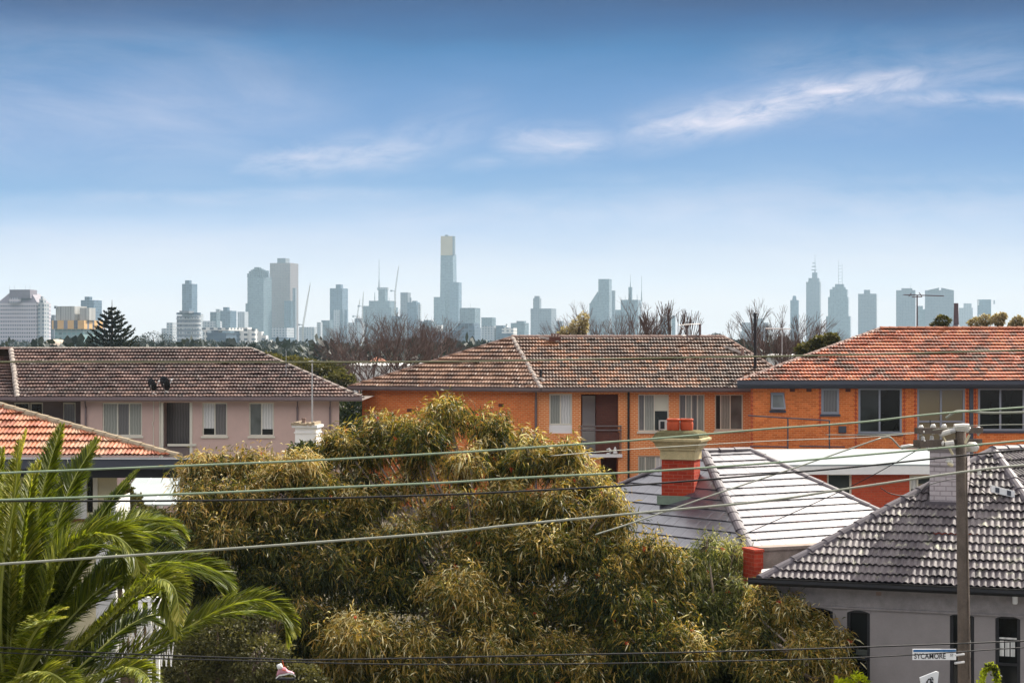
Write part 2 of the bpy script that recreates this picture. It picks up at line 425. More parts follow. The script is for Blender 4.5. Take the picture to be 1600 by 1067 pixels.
M['t_redl'] = tiles('weathered_terracotta_tiles', [(0.204, 0.051, 0.021), (0.306, 0.085, 0.034), (0.391, 0.136, 0.060), (0.340, 0.196, 0.119)], (0.56, 0.48, 0.32), 1.0, 1.1, streak=0.9, fine=(0.66, 0.56, 0.44))
M['t_grey'] = tiles('dark_grey_tiles', [(0.054, 0.046, 0.049), (0.082, 0.068, 0.074), (0.116, 0.098, 0.102), (0.157, 0.136, 0.136)], (0.52, 0.52, 0.36), 1.0, 0.7, rough=0.68, spec=0.32, streak=0.3, fine=(0.48, 0.46, 0.40))
M['t_slate'] = tiles('glazed_slate_tiles', [(0.033, 0.029, 0.045), (0.041, 0.036, 0.052), (0.048, 0.043, 0.059), (0.058, 0.052, 0.069)], (0.3, 0.3, 0.3), 0.1, rough=0.33, spec=1.0, streak=0.03, coat=1.0)
M['bark'] = plain('gum_bark', (0.30, 0.24, 0.19), 0.9, 0.1, var=0.5, scale=5)
M['twig'] = plain('dark_twig', (0.10, 0.07, 0.05), 0.9, 0.1, var=0.4)
M['baretwig'] = plain('bare_branch', (0.135, 0.092, 0.080), 0.9, 0.1, var=0.3, scale=1)
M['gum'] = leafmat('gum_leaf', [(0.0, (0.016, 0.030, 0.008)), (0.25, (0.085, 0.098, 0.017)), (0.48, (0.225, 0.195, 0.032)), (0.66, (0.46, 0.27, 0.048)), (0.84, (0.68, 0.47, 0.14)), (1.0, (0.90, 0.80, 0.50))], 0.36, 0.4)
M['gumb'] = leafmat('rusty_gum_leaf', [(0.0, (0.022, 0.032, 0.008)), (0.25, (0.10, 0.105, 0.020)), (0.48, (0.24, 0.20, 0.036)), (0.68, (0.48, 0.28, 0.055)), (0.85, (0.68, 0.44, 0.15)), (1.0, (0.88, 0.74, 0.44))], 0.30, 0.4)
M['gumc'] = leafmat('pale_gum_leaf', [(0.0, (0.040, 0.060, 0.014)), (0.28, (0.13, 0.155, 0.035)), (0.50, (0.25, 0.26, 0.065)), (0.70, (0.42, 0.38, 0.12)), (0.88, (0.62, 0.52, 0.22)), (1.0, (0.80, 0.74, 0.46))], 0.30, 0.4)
M['palm'] = leafmat('palm_leaflet', [(0.0, (0.022, 0.042, 0.005)), (0.4, (0.12, 0.155, 0.014)), (0.75, (0.33, 0.34, 0.035)), (1.0, (0.66, 0.58, 0.16))], 0.40, 0.35)
M['palmstem'] = plain('palm_stem', (0.34, 0.36, 0.08), 0.45, 0.4, var=0.3, scale=4)
M['palmtrunk'] = plain('palm_trunk', (0.13, 0.10, 0.07), 0.9, 0.1, var=0.4)
M['hedge'] = leafmat('dark_shrub_leaf', [(0.0, (0.015, 0.025, 0.010)), (0.5, (0.05, 0.07, 0.022)), (1.0, (0.13, 0.15, 0.05))], 0.2)
M['hedgeo'] = leafmat('olive_shrub_leaf', [(0.0, (0.035, 0.035, 0.014)), (0.5, (0.11, 0.105, 0.035)), (1.0, (0.24, 0.21, 0.07))], 0.25)
M['gold'] = leafmat('golden_shrub_leaf', [(0.0, (0.20, 0.15, 0.08)), (0.5, (0.48, 0.38, 0.24)), (1.0, (0.78, 0.68, 0.50))], 0.3)
M['lime'] = leafmat('lime_leaf', [(0.0, (0.16, 0.20, 0.01)), (0.5, (0.42, 0.48, 0.01)), (1.0, (0.72, 0.72, 0.02))], 0.4)
M['pine'] = leafmat('pine_needle', [(0.0, (0.012, 0.018, 0.012)), (0.5, (0.035, 0.042, 0.022)), (1.0, (0.085, 0.085, 0.04))], 0.1)
M['far'] = leafmat('far_tree_leaf', [(0.0, (0.015, 0.025, 0.025)), (0.5, (0.035, 0.05, 0.045)), (1.0, (0.08, 0.09, 0.07))], 0.1)
M['flower'] = leafmat('red_blossom', [(0.0, (0.5, 0.03, 0.02)), (1.0, (0.85, 0.12, 0.05))], 0.3)
M['signwhite'] = plain('sign_white', (0.82, 0.82, 0.80), 0.4, 0.4, var=0.03)
M['signblue'] = plain('sign_blue', (0.02, 0.13, 0.32), 0.4, 0.4, var=0.05)
M['signblack'] = plain('sign_black', (0.03, 0.03, 0.035), 0.5, 0.3, var=0.1)
M['pinkshoe'] = plain('pink_canvas', (0.62, 0.32, 0.38), 0.7, 0.2, var=0.25, scale=20)
M['yellow'] = plain('fluorescent_yellow', (0.62, 0.70, 0.03), 0.6, 0.3, var=0.5, scale=30)
M['tank'] = plain('black_tank', (0.02, 0.02, 0.022), 0.5, 0.4)

# ------------------------------------------------------------------ roofs and walls
class RoofAcc:
    def __init__(s): s.v = []; s.q = []; s.uv = []; s.n = 0
    def face(s, A, B, poly, tw=0.30, ch=0.34, amp=0.026, lip=0.075, samp=5, flat=False, seed=0):
        A = Vector(A); B = Vector(B); u = (B - A).normalized()
        far = max(poly, key=lambda p: (Vector(p) - A).cross(u).length)
        n = u.cross(Vector(far) - A).normalized()
        if n.z < 0: n = -n
        v = n.cross(u)
        if (Vector(far) - A).dot(v) < 0: v = -v
        P = [((Vector(p) - A).dot(u), (Vector(p) - A).dot(v)) for p in poly]
        vmax = max(q[1] for q in P)
        def span(vv):
            xs = []
            for (a, b), (c, d) in zip(P, P[1:] + P[:1]):
                if (b - vv) * (d - vv) <= 0 and abs(b - d) > 1e-9:
                    xs.append(a + (c - a) * (vv - b) / (d - b))
            return (min(xs), max(xs)) if xs else (0, 0)
        rg = np.random.default_rng(seed + 5)
        rib = tw / 2; du = rib / samp
        nc = int(math.ceil(vmax / ch))
        ua = np.array(u); va = np.array(v); na = np.array(n); Aa = np.array(A)
        for k in range(nc):
            v0 = k * ch + (0.004 if k == 0 else 0); v1 = min((k + 1) * ch, vmax - 0.003)
            if v1 - v0 < 0.02: continue
            l0, r0 = span(v0); l1, r1 = span(v1)
            lo, hi = min(l0, l1), max(r0, r1)
            if hi - lo < 0.02: continue
            j = np.arange(math.floor(lo / du), math.ceil(hi / du) + 1)
            ug = j * du
            off = (k % 2) * rib
            ti = np.floor((ug + off + 1e-6) / tw).astype(int)
            ph = ug / rib + 0.25
            if flat: h = amp * (np.abs(((ug + off) / tw) % 1.0 - 0.5) > 0.44)
            else: h = amp * np.power(0.5 + 0.5 * np.cos(2 * np.pi * ph), 0.8)
            jit = rg.normal(0, 0.0015 if flat else 0.007, ti.max() - ti.min() + 2)[ti - ti.min()]
            sag = 0.02 * math.sin(k * 1.7 + seed)
            ov = (0.008 if flat else 0.03) if k else 0.006
            rows = [(v0 + 0.04, np.clip(ug, l0, r0), h * 0.6 - 0.006), (v0 - ov, np.clip(ug, l0, r0), lip * .62 + h + jit), (v0 - ov - .002, np.clip(ug, l0, r0), lip + h + jit), (v1, np.clip(ug, l1, r1), h * 0.9 + 0.004)]
            m = len(ug); base = s.n
            for vv, uu, hh in rows:
                s.v.append(Aa + uu[:, None] * ua + vv * va + hh[:, None] * na)
            i = np.arange(m - 1)
            for r in (0, 1, 2):
                a = base + r * m + i
                s.q.append(np.stack([a, a + 1, a + 1 + m, a + m], 1))
                um = (ug[:-1] + ug[1:]) / 2 + off
                U = np.stack([(ug[:-1] + off) / tw + 1e-4, (ug[1:] + off) / tw - 1e-4, (ug[1:] + off) / tw - 1e-4, (ug[:-1] + off) / tw + 1e-4], 1)
                Vv = np.full_like(U, k + 0.5 + seed * 50)
                s.uv.append(np.stack([U, Vv], 2).reshape(-1, 2))
            s.n += 4 * m
        return n
    def build(s, name, mat_, parent):
        return np_mesh(name, np.concatenate(s.v), np.concatenate(s.q), mat_, parent, uvs=np.concatenate(s.uv))

def ridge(P, Q, mat_, parent, r=0.13, L=0.40, mortar=True, name='ridge_cap', flat=False, seed=1):
    P = Vector(P); Q = Vector(Q); d = (Q - P); T = d.length; d.normalize()
    side = d.cross(Vector((0, 0, 1))).normalized(); up = side.cross(d)
    mb = MB(); n = max(1, int(round(T / L))); st = T / n
    rr = random.Random(seed)
    for k in range(n):
        a = P + d * (k * st - 0.03); b = P + d * ((k + 1) * st)
        ra = r * 1.14; rb = r * 0.95; j = rr.uniform(-0.012, 0.012)
        ring = []
        for c, q in ((a, ra), (b, rb)):
            pts = []
            for t in range(7):
                th = math.pi * t / 6
                pts.append(c + side * (math.cos(th) * q + j) + up * (math.sin(th) * q * (0.62 if flat else 0.85) - 0.02))
            ring.append(pts)
        for t in range(6): mb.quad(ring[0][t], ring[0][t + 1], ring[1][t + 1], ring[1][t])
        mb.poly(ring[0][::-1]); mb.poly(ring[1])
    return mb.build(name, mat_, parent)

class Wall:
    """vertical wall plane: origin (x, y), direction u seen left to right, outward normal towards the viewer"""
    def __init__(s, x, y, dx, dy):
        L = math.hypot(dx, dy); s.o = Vector((x, y)); s.u = Vector((dx / L, dy / L)); s.n = Vector((s.u.y, -s.u.x))
    def P(s, u, out, z):
        p = s.o + s.u * u + s.n * out
        return Vector((p.x, p.y, z))
    def fr(s): return lambda p: s.P(p.x, -p.y, p.z)      # local x along, y inwards, z up
    def U(s, px):
        k = (px - 800) / 2800
        return (k * s.o.y - s.o.x) / (s.u.x - k * s.u.y)
    def Z(s, px, py):
        u = s.U(px); Yd = s.o.y + s.u.y * u
        return CZ - (py - 533.5) / 2800 * Yd
    def R(s, x0, y0, x1, y1):
        return (s.U(x0), s.U(x1), s.Z((x0 + x1) / 2, y1), s.Z((x0 + x1) / 2, y0))

def wall_panel(w_, u0, u1, z0, z1, holes, mat_, parent, name='wall', depth=0.16, thick=0.25):
    mb = MB()
    us = sorted({u0, u1, *[max(u0, min(u1, h[i])) for h in holes for i in (0, 1)]})
    zs = sorted({z0, z1, *[max(z0, min(z1, h[i])) for h in holes for i in (2, 3)]})
    for a, b in zip(us, us[1:]):
        for c, d in zip(zs, zs[1:]):
            um, zm = (a + b) / 2, (c + d) / 2
            if any(h[0] < um < h[1] and h[2] < zm < h[3] for h in holes): continue
            if b - a > 1e-5 and d - c > 1e-5: mb.quad(w_.P(a, 0, c), w_.P(b, 0, c), w_.P(b, 0, d), w_.P(a, 0, d))
    for h in holes:
        a, b, c, d = h[:4]; dp = h[4] if len(h) > 4 else depth
        a, b, c, d = max(a, u0), min(b, u1), max(c, z0), min(d, z1)
        P = w_.P
        mb.quad(P(a, 0, c), P(a, 0, d), P(a, -dp, d), P(a, -dp, c)); mb.quad(P(b, 0, d), P(b, 0, c), P(b, -dp, c), P(b, -dp, d))
        mb.quad(P(a, 0, c), P(a, -dp, c), P(b, -dp, c), P(b, 0, c)); mb.quad(P(a, 0, d), P(b, 0, d), P(b, -dp, d), P(a, -dp, d))
    return mb.build(name, mat_, parent)

def window(w_, R, panes, fmat, parent, fw=0.055, rec=0.05, sill=None, name='window', rail=None, open_=False):
    """frame mesh, with a pane sub-part for each light. panes: [(relative width, material)]"""
    a, b, c, d = R; mb = MB(); fr = w_.fr()
    y0, y1 = rec, rec + 0.07
    mb.box(a, a + fw, y0, y1, c, d, fr); mb.box(b - fw, b, y0, y1, c, d, fr)
    mb.box(a + fw, b - fw, y0, y1, c, c + fw, fr); mb.box(a + fw, b - fw, y0, y1, d - fw, d, fr)
    tot = sum(p[0] for p in panes); x = a + fw; W_ = b - a - 2 * fw; pr = []
    for k, p in enumerate(panes):
        x2 = x + W_ * p[0] / tot
        pr.append((x, x2, p))
        if k < len(panes) - 1: mb.box(x2 - fw * 0.45, x2 + fw * 0.45, y0 + 0.004, y1 - 0.004, c + fw, d - fw, fr)
        x = x2
    if rail:
        zr = c + (d - c) * rail; mb.box(a + fw, b - fw, y0 + 0.008, y1 - 0.008, zr - fw * 0.4, zr + fw * 0.4, fr)
    wn = mb.build(name, fmat, parent)
    for x0, x1, p in pr:
        z0 = c + 0.01; z1 = d - 0.01
        m2 = MB()
        if len(p) > 2:   # blind drawn part way: material p[2] from height fraction p[3] upwards
            zr = z0 + (z1 - z0) * p[3]
            m2.box(x0, x1, y1 - 0.03, y1 - 0.02, z0, zr, fr); m2.build('pane', p[1], wn)
            m3 = MB(); m3.box(x0, x1, y1 - 0.03, y1 - 0.02, zr, z1, fr); m3.build('blind', p[2], wn)
        else:
            m2.box(x0, x1, y1 - 0.03, y1 - 0.02, z0, z1, fr); m2.build('pane', p[1], wn)
    if sill:
        m4 = MB(); m4.box(a - 0.05, b + 0.05, -0.06, rec + 0.02, c - 0.09, c - 0.004, fr); m4.build('sill', sill, wn)
    return wn

def gutter(P, Q, mat_, parent, w_=0.12, h=0.14, name='gutter', out=None):
    P = Vector(P); Q = Vector(Q); d = (Q - P).normalized(); n = Vector((d.y, -d.x, 0)).normalized()
    if out is not None and n.dot(out) < 0: n = -n
    mb = MB()
    prof = [(-0.02, 0.0), (w_ * 0.7, 0.0), (w_ * 0.95, h * 0.35), (w_ * 0.9, h * 0.75), (w_, h), (w_ - 0.015, h), (w_ * 0.8, h * 0.5), (-0.02, h * 0.4)]
    up = Vector((0, 0, 1))
    a = [P + n * x + up * (z - h * 0.8) for x, z in prof]; b = [Q + n * x + up * (z - h * 0.8) for x, z in prof]
    for k in range(len(prof)):
        j = (k + 1) % len(prof); mb.quad(a[k], b[k], b[j], a[j])
    mb.poly(a[:4] + [a[6], a[7]]); mb.poly((b[:4] + [b[6], b[7]])[::-1])
    return mb.build(name, mat_, parent)
def pipe(pts, r, mat_, parent, name='downpipe', n=8):
    mb = MB(); mb.tube(pts, r, n); return mb.build(name, mat_, parent)
def flat_faces(faces, mat_, parent, name):
    mb = MB()
    for f in faces: mb.poly(f)
    return mb.build(name, mat_, parent)
def slab(w_, u0, u1, in0, in1, z0, z1, mat_, parent, name):
    mb = MB(); mb.box(u0, u1, in0, in1, z0, z1, w_.fr()); return mb.build(name, mat_, parent)

# ------------------------------------------------------------------ ground
mg, t = mat('suburb_ground')
g = t.n('ShaderNodeNewGeometry')
n1 = t.noise(g.outputs['Position'], 0.08, 5, 0.6); n2 = t.noise(g.outputs['Position'], 4.0, 4, 0.6)
c = t.ramp(n1, [(0.35, (0.05, 0.07, 0.025)), (0.5, (0.12, 0.10, 0.07)), (0.62, (0.16, 0.155, 0.15))])
c = t.mix(t.m('MULTIPLY', n2, 0.5), c, (0.05, 0.05, 0.03))
finish(t, c, 0.95, 0.1, bump=n2, bstr=0.4, bdist=0.05)
mb = MB(); mb.quad((-4500, -60, 0), (4500, -60, 0), (4500, 8200, 0), (-4500, 8200, 0))
o = mb.build('ground', mg); o['kind'] = 'structure'
ma = plain('asphalt', (0.055, 0.055, 0.058), 0.9, 0.2, var=0.2, scale=2)
mb = MB(); mb.quad((-60, 22, 0.004), (-60, 29, 0.004), (60, 27.5, 0.004), (60, 20.5, 0.004))
o = mb.build('road', ma); o['kind'] = 'structure'
mb = MB(); mb.hexa([(-60, 29.06, 0.0), (60, 27.56, 0.0), (60, 30.2, 0.0), (-60, 31.7, 0.0)], [(-60, 29.06, 0.13), (60, 27.56, 0.13), (60, 30.2, 0.13), (-60, 31.7, 0.13)])
o = mb.build('pavement', M['pavement']); o['kind'] = 'structure'

# ------------------------------------------------------------------ pink rendered apartment block (left)
B = thing('apartment_building', (-12, 83, 0), 'pink rendered two storey apartment block with brown tiled hip roof', 'building')
ez = CZ - (621 - 533.5) / 2800 * 78
C1 = W(28, 0, 78); C1.z = ez; C2 = W(566, 0, 78); C2.z = ez
A1 = W(18, 545, 83); A2 = W(394, 547, 83); A2.z = A1.z
CL = Vector((C1.x - 12, C1.y + 4.4, ez)); AL = Vector((A1.x - 11, A1.y + 5.5, A1.z))
R = RoofAcc()
R.face(C1, C2, [C1, C2, A2, A1], tw=0.30, ch=0.355, seed=1)
R.face(CL, C1, [CL, C1, A1, AL], tw=0.30, ch=0.355, seed=2)
Bk2 = Vector((C2.x - 1.6, 88.2, ez)); Bk1 = Vector((CL.x + 3, 92, ez))
R.face(C2, Bk2, [C2, Bk2, A2], tw=0.30, ch=0.355, samp=2, seed=3)
roof = R.build('roof', M['t_pink'], B)
flat_faces([[A1, A2, Bk2, Bk1, AL]], M['ridge_brown'], B, 'back_roof')
ridge(A1, A2, M['ridge_white'], roof, r=0.115, seed=3)
ridge(C1, A1, M['ridge_white'], roof, r=0.13, seed=4)
ridge(A1, AL, M['ridge_brown'], roof, r=0.12, seed=5)
ridge(C2, A2, M['ridge_white'], roof, r=0.10, seed=6)
wp = Wall(W(530, 0, 78.45).x, 78.45, 1, 0)
k = wp.U
def RP(x0, y0, x1, y1): return wp.R(x0, y0, x1, y1)
zt = ez - 0.12
winp = [RP(160, 629, 222, 681), RP(316, 629, 355, 681), RP(389, 629, 428, 681)]
door = RP(252, 629, 300, 800); door = (door[0], door[1], 2.75, door[3], 1.3)
wall_panel(wp, k(134), 0, 0, zt, winp + [door], M['render_pink'], B)
# recessed balcony at the left end
recR = (k(-90), k(126), 2.7, zt, 1.4)
wall_panel(wp, k(-90), k(134), 0, zt, [recR], M['render_pink'], B, name='balcony_wall')
wi = Wall(wp.o.x, wp.o.y + 1.4, 1, 0)
hl = [wi.R(22, 629, 46, 668), wi.R(47, 629, 67, 668), wi.R(98, 629, 118, 682)]
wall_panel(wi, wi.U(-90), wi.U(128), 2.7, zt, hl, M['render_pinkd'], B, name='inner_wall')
for h, pn in zip(hl, ([(1, M['glassblack'])], [(1, M['glassblack'])], [(1, M['curtd'])])):
    window(wi, h, pn, M['creamframe'], B, name='balcony_window')
slab(wp, k(-90), k(126), -0.08, 1.4, 2.55, 2.70, M['render_pink'], B, 'balcony_slab')
slab(wp, k(-90), k(126), -0.02, 0.08, 2.704, 3.5, M['render_pink'], B, 'balustrade')
wn = window(wp, winp[0], [(1.0, M['curt']), (0.85, M['curtd']), (0.85, M['curt'])], M['creamframe'], B, sill=M['creamframe'])
wn = window(wp, winp[1], [(1, M['glassblack'], M['curtw'], 0.22), (1, M['curtd'])], M['creamframe'], B, sill=M['creamframe'])
wn = window(wp, winp[2], [(1, M['glassg']), (1, M['glassblack'], M['curtw'], 0.2)], M['creamframe'], B, sill=M['creamframe'])
# door recess with brown screen and handrail
slab(wp, door[0], door[1], 1.25, 1.3, 2.75, door[3], M['curtd'], B, 'screen_door')
slab(wp, door[0] - 0.02, door[0] + 0.09, -0.03, 0.12, 0.4, door[3], M['creamframe'], B, 'porch_post')
slab(wp, door[1] - 0.10, door[1] + 0.02, -0.03, 0.12, 0.4, door[3], M['creamframe'], B, 'porch_post')
z_ = wp.Z(275, 695)
slab(wp, k(262), k(307), -0.06, 0.0, z_ - 0.05, z_ + 0.05, M['creamframe'], B, 'handrail')
slab(wp, door[0] + 0.12, door[1] - 0.12, 0.02, 0.06, 2.78, z_ - 0.08, M['render_pinkd'], B, 'balustrade')
wall_panel(Wall(wp.o.x, wp.o.y, -.17, 1), 0, 9.4, 0, zt, [], M['render_pink'], B, name='side_wall')
flat_faces([[wp.P(-1.7, -9.25, 0), wp.P(k(-90), -9.25, 0), wp.P(k(-90), -9.25, zt), wp.P(-1.7, -9.25, zt)]], M['render_pink'], B, 'back_wall')
flat_faces([[C1 - Vector((14, 0, .13)), C2 - Vector((0, 0, .13)), C2 + Vector((0, 10, -.13)), C1 + Vector((-14, 10, -.13))]], M['soffit'], B, 'soffit')
gutter(C1, C2, M['pinkgutter'], B, h=0.20); gutter(CL, C1, M['pinkgutter'], B, h=0.20)
for px_ in (134.5, 465, 516):
    q = k(px_)
    pipe([wp.P(q, 0.06, 0.1), wp.P(q, 0.06, zt - 0.35), wp.P(q + 0.05, 0.42, zt - 0.02)], 0.045, M['pinkgutter'], B)
q = k(240); pipe([wp.P(q, 0.02, zt), wp.P(q + .02, 0.03, zt - 0.9), wp.P(q - .05, 0.04, zt - 1.0), wp.P(q, 0.03, zt - 1.2), wp.P(q, 0.02, 0.5)], 0.018, M['creamframe'], B, 'cable')
q = k(250); pipe([wp.P(q, 0.04, 0.1), wp.P(q, 0.04, zt)], 0.03, M['creamframe'], B)
# two dishes
for px_, py_, r_, lb in ((238, 601, 0.25, 'smaller black satellite dish, left one of the pair on the brown tiled roof'), (258, 598.5, 0.29, 'larger black satellite dish, right one of the pair on the brown tiled roof')):
    npl = (C2 - C1).cross(A1 - C1).normalized()
    base = ray_plane(px_ + 0, py_ + 18, C1, npl)
    c_ = W(px_, py_, base.y - 0.25)
    T = thing('satellite_dish', base, lb, 'satellite dish', 'satellite dishes on the brown roof')
    mb = MB(); ax = Vector((0.55, 0.80, 0.35)).normalized(); sa = ax.cross(Vector((0, 0, 1))).normalized(); sb = sa.cross(ax)
    rings = []
    for q, dz in ((0.02, -0.10), (0.35, -0.088), (0.7, -0.05), (1.0, 0.0)):
        rings.append([c_ + (sa * math.cos(a) * 0.88 + sb * math.sin(a)) * r_ * q * 1.18 + ax * dz * r_ / 0.3 for a in np.linspace(0, 2 * math.pi, 25)[:-1]])
    for r0, r1 in zip(rings, rings[1:]):
        for i in range(24):
            j = (i + 1) % 24; mb.quad(r0[i], r0[j], r1[j], r1[i])
    mb.poly(rings[0])
    mb.build('reflector', M['black'], T, True)
    mb = MB(); mb.tube([base, base + Vector((0, -.02, .15)), c_ - ax * 0.1], 0.022); mb.tube([base + Vector((.18, .1, .06)), base + Vector((0, 0, .16))], 0.015); mb.build('bracket', M['metal'], T)
    mb = MB(); mb.tube([c_ - sb * r_ * 0.9, c_ + ax * 0.38 - sb * 0.05], 0.014); mb.tube([c_ + ax * .36, c_ + ax * .46], 0.04, 8); mb.build('feed_arm', M['metal'], T)

# ------------------------------------------------------------------ middle apartment block (orange brick)
B = thing('apartment_building', (4, 87, 0), 'orange brick apartment block in the middle with brown tiled roof and cream framed windows', 'building')
ez = CZ - (607 - 533.5) / 2800 * 82
K0 = W(846, 0, 82); K0.z = ez
LW = Vector((K0.x - 9.15, K0.y + 3.42, ez)); RE = W(1205, 0, 82); RE.z = ez
AP = W(800, 526.5, 87); AR = W(1132, 532, 87.0); AR.z = AP.z
RE2 = Vector((W(1262, 0, 82).x, 82, ez))
R = RoofAcc(); R.face(K0, RE2, [K0, RE2, AR, AP], ch=0.37, seed=5)
bk = Vector((RE2.x - 0.4, 92, ez)); R.face(RE2, bk, [RE2, bk, AR], samp=2, ch=0.37, seed=6)
roof = R.build('roof', M['t_mid'], B)
R = RoofAcc(); R.face(LW, K0, [LW, K0, AP], ch=0.37, seed=7)
roof2 = R.build('roof', M['t_midl'], B)
bkl = Vector((-4.6, 93, ez))
flat_faces([[AP, AR, bk, bkl], [AP, bkl, LW]], M['ridge_brown'], B, 'back_roof')
ridge(AP, AR, M['ridge_brown'], roof, seed=8); ridge(K0, AP, M['ridge_white'], roof, r=0.12, seed=9)
ridge(LW, AP, M['ridge_brown'], roof2, r=0.09, seed=10); ridge(RE2, AR, M['ridge_brown'], roof, r=0.10, seed=11)
wm = Wall(W(838, 0, 82.45).x, 82.45, 1, 0); k = wm.U
zt = ez - 0.12
def RM(*a): return wm.R(*a)
hA = RM(858, 615, 894, 677); hBal = RM(908, 616, 966, 709); hBal = hBal + (1.5,)
hBal2 = (hBal[0] + .9, hBal[1], hBal[2] - 2.6, hBal[2] - 0.17, 1.5)
hB = RM(997, 616, 1045, 674); hC = RM(1061, 616, 1101, 694); hD = RM(1117, 616, 1161, 672); hE = RM(997, 712, 1045, 768)
hE2 = RM(1117, 712, 1161, 768)
wall_panel(wm, 0, k(1215), 0, zt, [hA, hBal, hBal2, hB, hC, hD, hE, hE2], M['brick_pale'], B)
wA = window(wm, (hA[0], hA[1], wm.Z(876, 664), hA[3]), [(1, M['curt']), (1.05, M['curtw'])], M['creamframe'], B, fw=0.07)
slab(wm, hA[0], hA[1], 0.05, 0.12, hA[2], wm.Z(876, 664) - 0.005, M['white'], B, 'window_panel')
window(wm, hB, [(0.6, M['curtd']), (1.1, M['curt']), (1.5, M['glass'], M['blind'], 0.55)], M['creamframe'], B, sill=M['creamframe'])
window(wm, hC, [(1, M['curtd']), (1, M['curt']), (1, M['curtd']), (1, M['curt'])], M['creamframe'], B, rec=0.1)
window(wm, hD, [(.5, M['glass']), (1, M['curt']), (1.2, M['glassg'])], M['creamframe'], B, sill=M['creamframe'])
window(wm, hE, [(.6, M['curt']), (1, M['curt']), (1.2, M['curtw'])], M['creamframe'], B, sill=M['creamframe'])
window(wm, hE2, [(1, M['curt']), (1.2, M['glassg'])], M['creamframe'], B, sill=M['creamframe'])
# recessed porch
wi = Wall(wm.o.x, wm.o.y + 1.5, 1, 0)
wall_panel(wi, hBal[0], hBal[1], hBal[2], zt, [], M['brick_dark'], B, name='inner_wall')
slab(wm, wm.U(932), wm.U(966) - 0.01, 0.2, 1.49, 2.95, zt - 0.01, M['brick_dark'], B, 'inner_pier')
dr = wm.R(915, 623, 932, 706)
d = MB(); d.box(dr[0], dr[1], 1.3, 1.36, dr[2] + .01, dr[3], wm.fr()); dd = d.build('door', M['white'], B)
mb = MB(); fr = wm.fr(); mb.box(dr[0] - .1, dr[0] - .002, 1.25, 1.4, dr[2], dr[3] + .1, fr); mb.box(dr[1] + .002, dr[1] + .12, 1.1, 1.4, dr[2], dr[3] + .1, fr); mb.box(dr[0], dr[1], 1.25, 1.4, dr[3] + .003, dr[3] + .1, fr)
mb.build('door_frame', M['white'], dd)
zs = wm.Z(940, 709)
slab(wm, k(908), k(972), -0.15, 1.48, zs - 0.15, zs, M['white'], B, 'balcony_slab')
slab(wm, k(930), k(968), -0.06, -0.02, zs + .04, wm.Z(950, 675), M['brick_dark'], B, 'balustrade')
for yy_ in (665.5, 672):
    z_ = wm.Z(940, yy_); pipe([wm.P(k(907), 0.10, z_), wm.P(k(971), 0.10, z_)], 0.035, M['browngutter'], B, 'handrail')
for xx_ in (909, 930, 970):
    pipe([wm.P(k(xx_), 0.10, zs), wm.P(k(xx_), 0.10, wm.Z(940, 665.5))], 0.022, M['browngutter'], B, 'rail_post')
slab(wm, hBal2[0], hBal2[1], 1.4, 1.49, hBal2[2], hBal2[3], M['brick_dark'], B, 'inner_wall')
wl = Wall(wm.o.x, wm.o.y, 0.937, -0.35)
ul = wl.U(566)
wall_panel(wl, ul, 0, 0, zt, [], M['brick_o'], B)
for px_, py_ in ((783, 633), (640, 641)):
    r_ = wl.R(px_ - 4, py_ - 2.5, px_ + 4, py_ + 2.5); slab(wl, r_[0], r_[1], -0.012, 0.02, r_[2], r_[3], M['brick_dark'], B, 'vent')
sd_ = Wall(wl.P(ul, 0, 0).x, wl.P(ul, 0, 0).y, -0.35, -0.937)
wall_panel(sd_, -9, 0, 0, zt, [], M['brick_o'], B, name='side_wall')
flat_faces([[LW - Vector((0, 0, .12)), K0 - Vector((0, 0, .12)), RE2 - Vector((0, 0, .12)), bk - Vector((0, 0, .12)), bkl - Vector((0, 0, .12))]], M['soffit'], B, 'soffit')
gutter(K0, RE2, M['browngutter'], B, h=0.20); gutter(LW, K0, M['browngutter'], B, h=0.20)
pipe([wm.P(-0.02, 0.40, zt), wm.P(-0.02, 0.08, zt - 0.4), wm.P(-0.02, 0.08, 0.1)], 0.06, M['browngutter'], B)
pipe([wm.P(k(982), 0.06, zt), wm.P(k(982), 0.06, 0.1)], 0.05, M['black'], B)
pn = (RE2 - K0).cross(AP - K0).normalized()
def on_mid(px, py): return ray_plane(px, py, K0, pn)
p = on_mid(845, 592); mb = MB(); mb.tube([p - Vector((0, 0, .1)), p + Vector((0, 0, .45))], 0.06, 8); mb.build('vent_pipe', M['black'], B)
# mortar flashings on the ridge and valley
for (x0, y0), (x1, y1), w0 in (((842, 528), (874, 536), .1), ((1131, 543), (1166, 556), .12), ((842, 592), (850, 597), .1)):
    a = on_mid(x0, y0); b = on_mid(x1, y1); mb = MB(); mb.tube([a + pn * .03, (a + b) / 2 + pn * .05, b + pn * .03], [w0 * .6, w0, w0 * .7], 5); mb.build('mortar_flashing', M['ridge_white'], B)
p = (on_mid(867, 532)); mb = MB(); mb.box(-.28, .28, -.25, .25, -.5, .16, lambda v: v + p); mb.build('chimney', M['brick_dark'], B)
ch_ = B.children[-1]
for dx in (-.14, .0, .15):
    mb = MB(); mb.lathe(p + Vector((dx, 0, .155)), [(.05, 0), (.05, .14), (.065, .15), (.065, .19)], 8); mb.build('chimney_pot', M['ridge_brown'], ch_)
p = on_mid(1160, 556); mb = MB(); mb.tube([p - Vector((0, 0, .2)), p + Vector((0, 0, .35))], 0.07, 8); mb.build('vent_pipe', M['ridge_brown'], B)

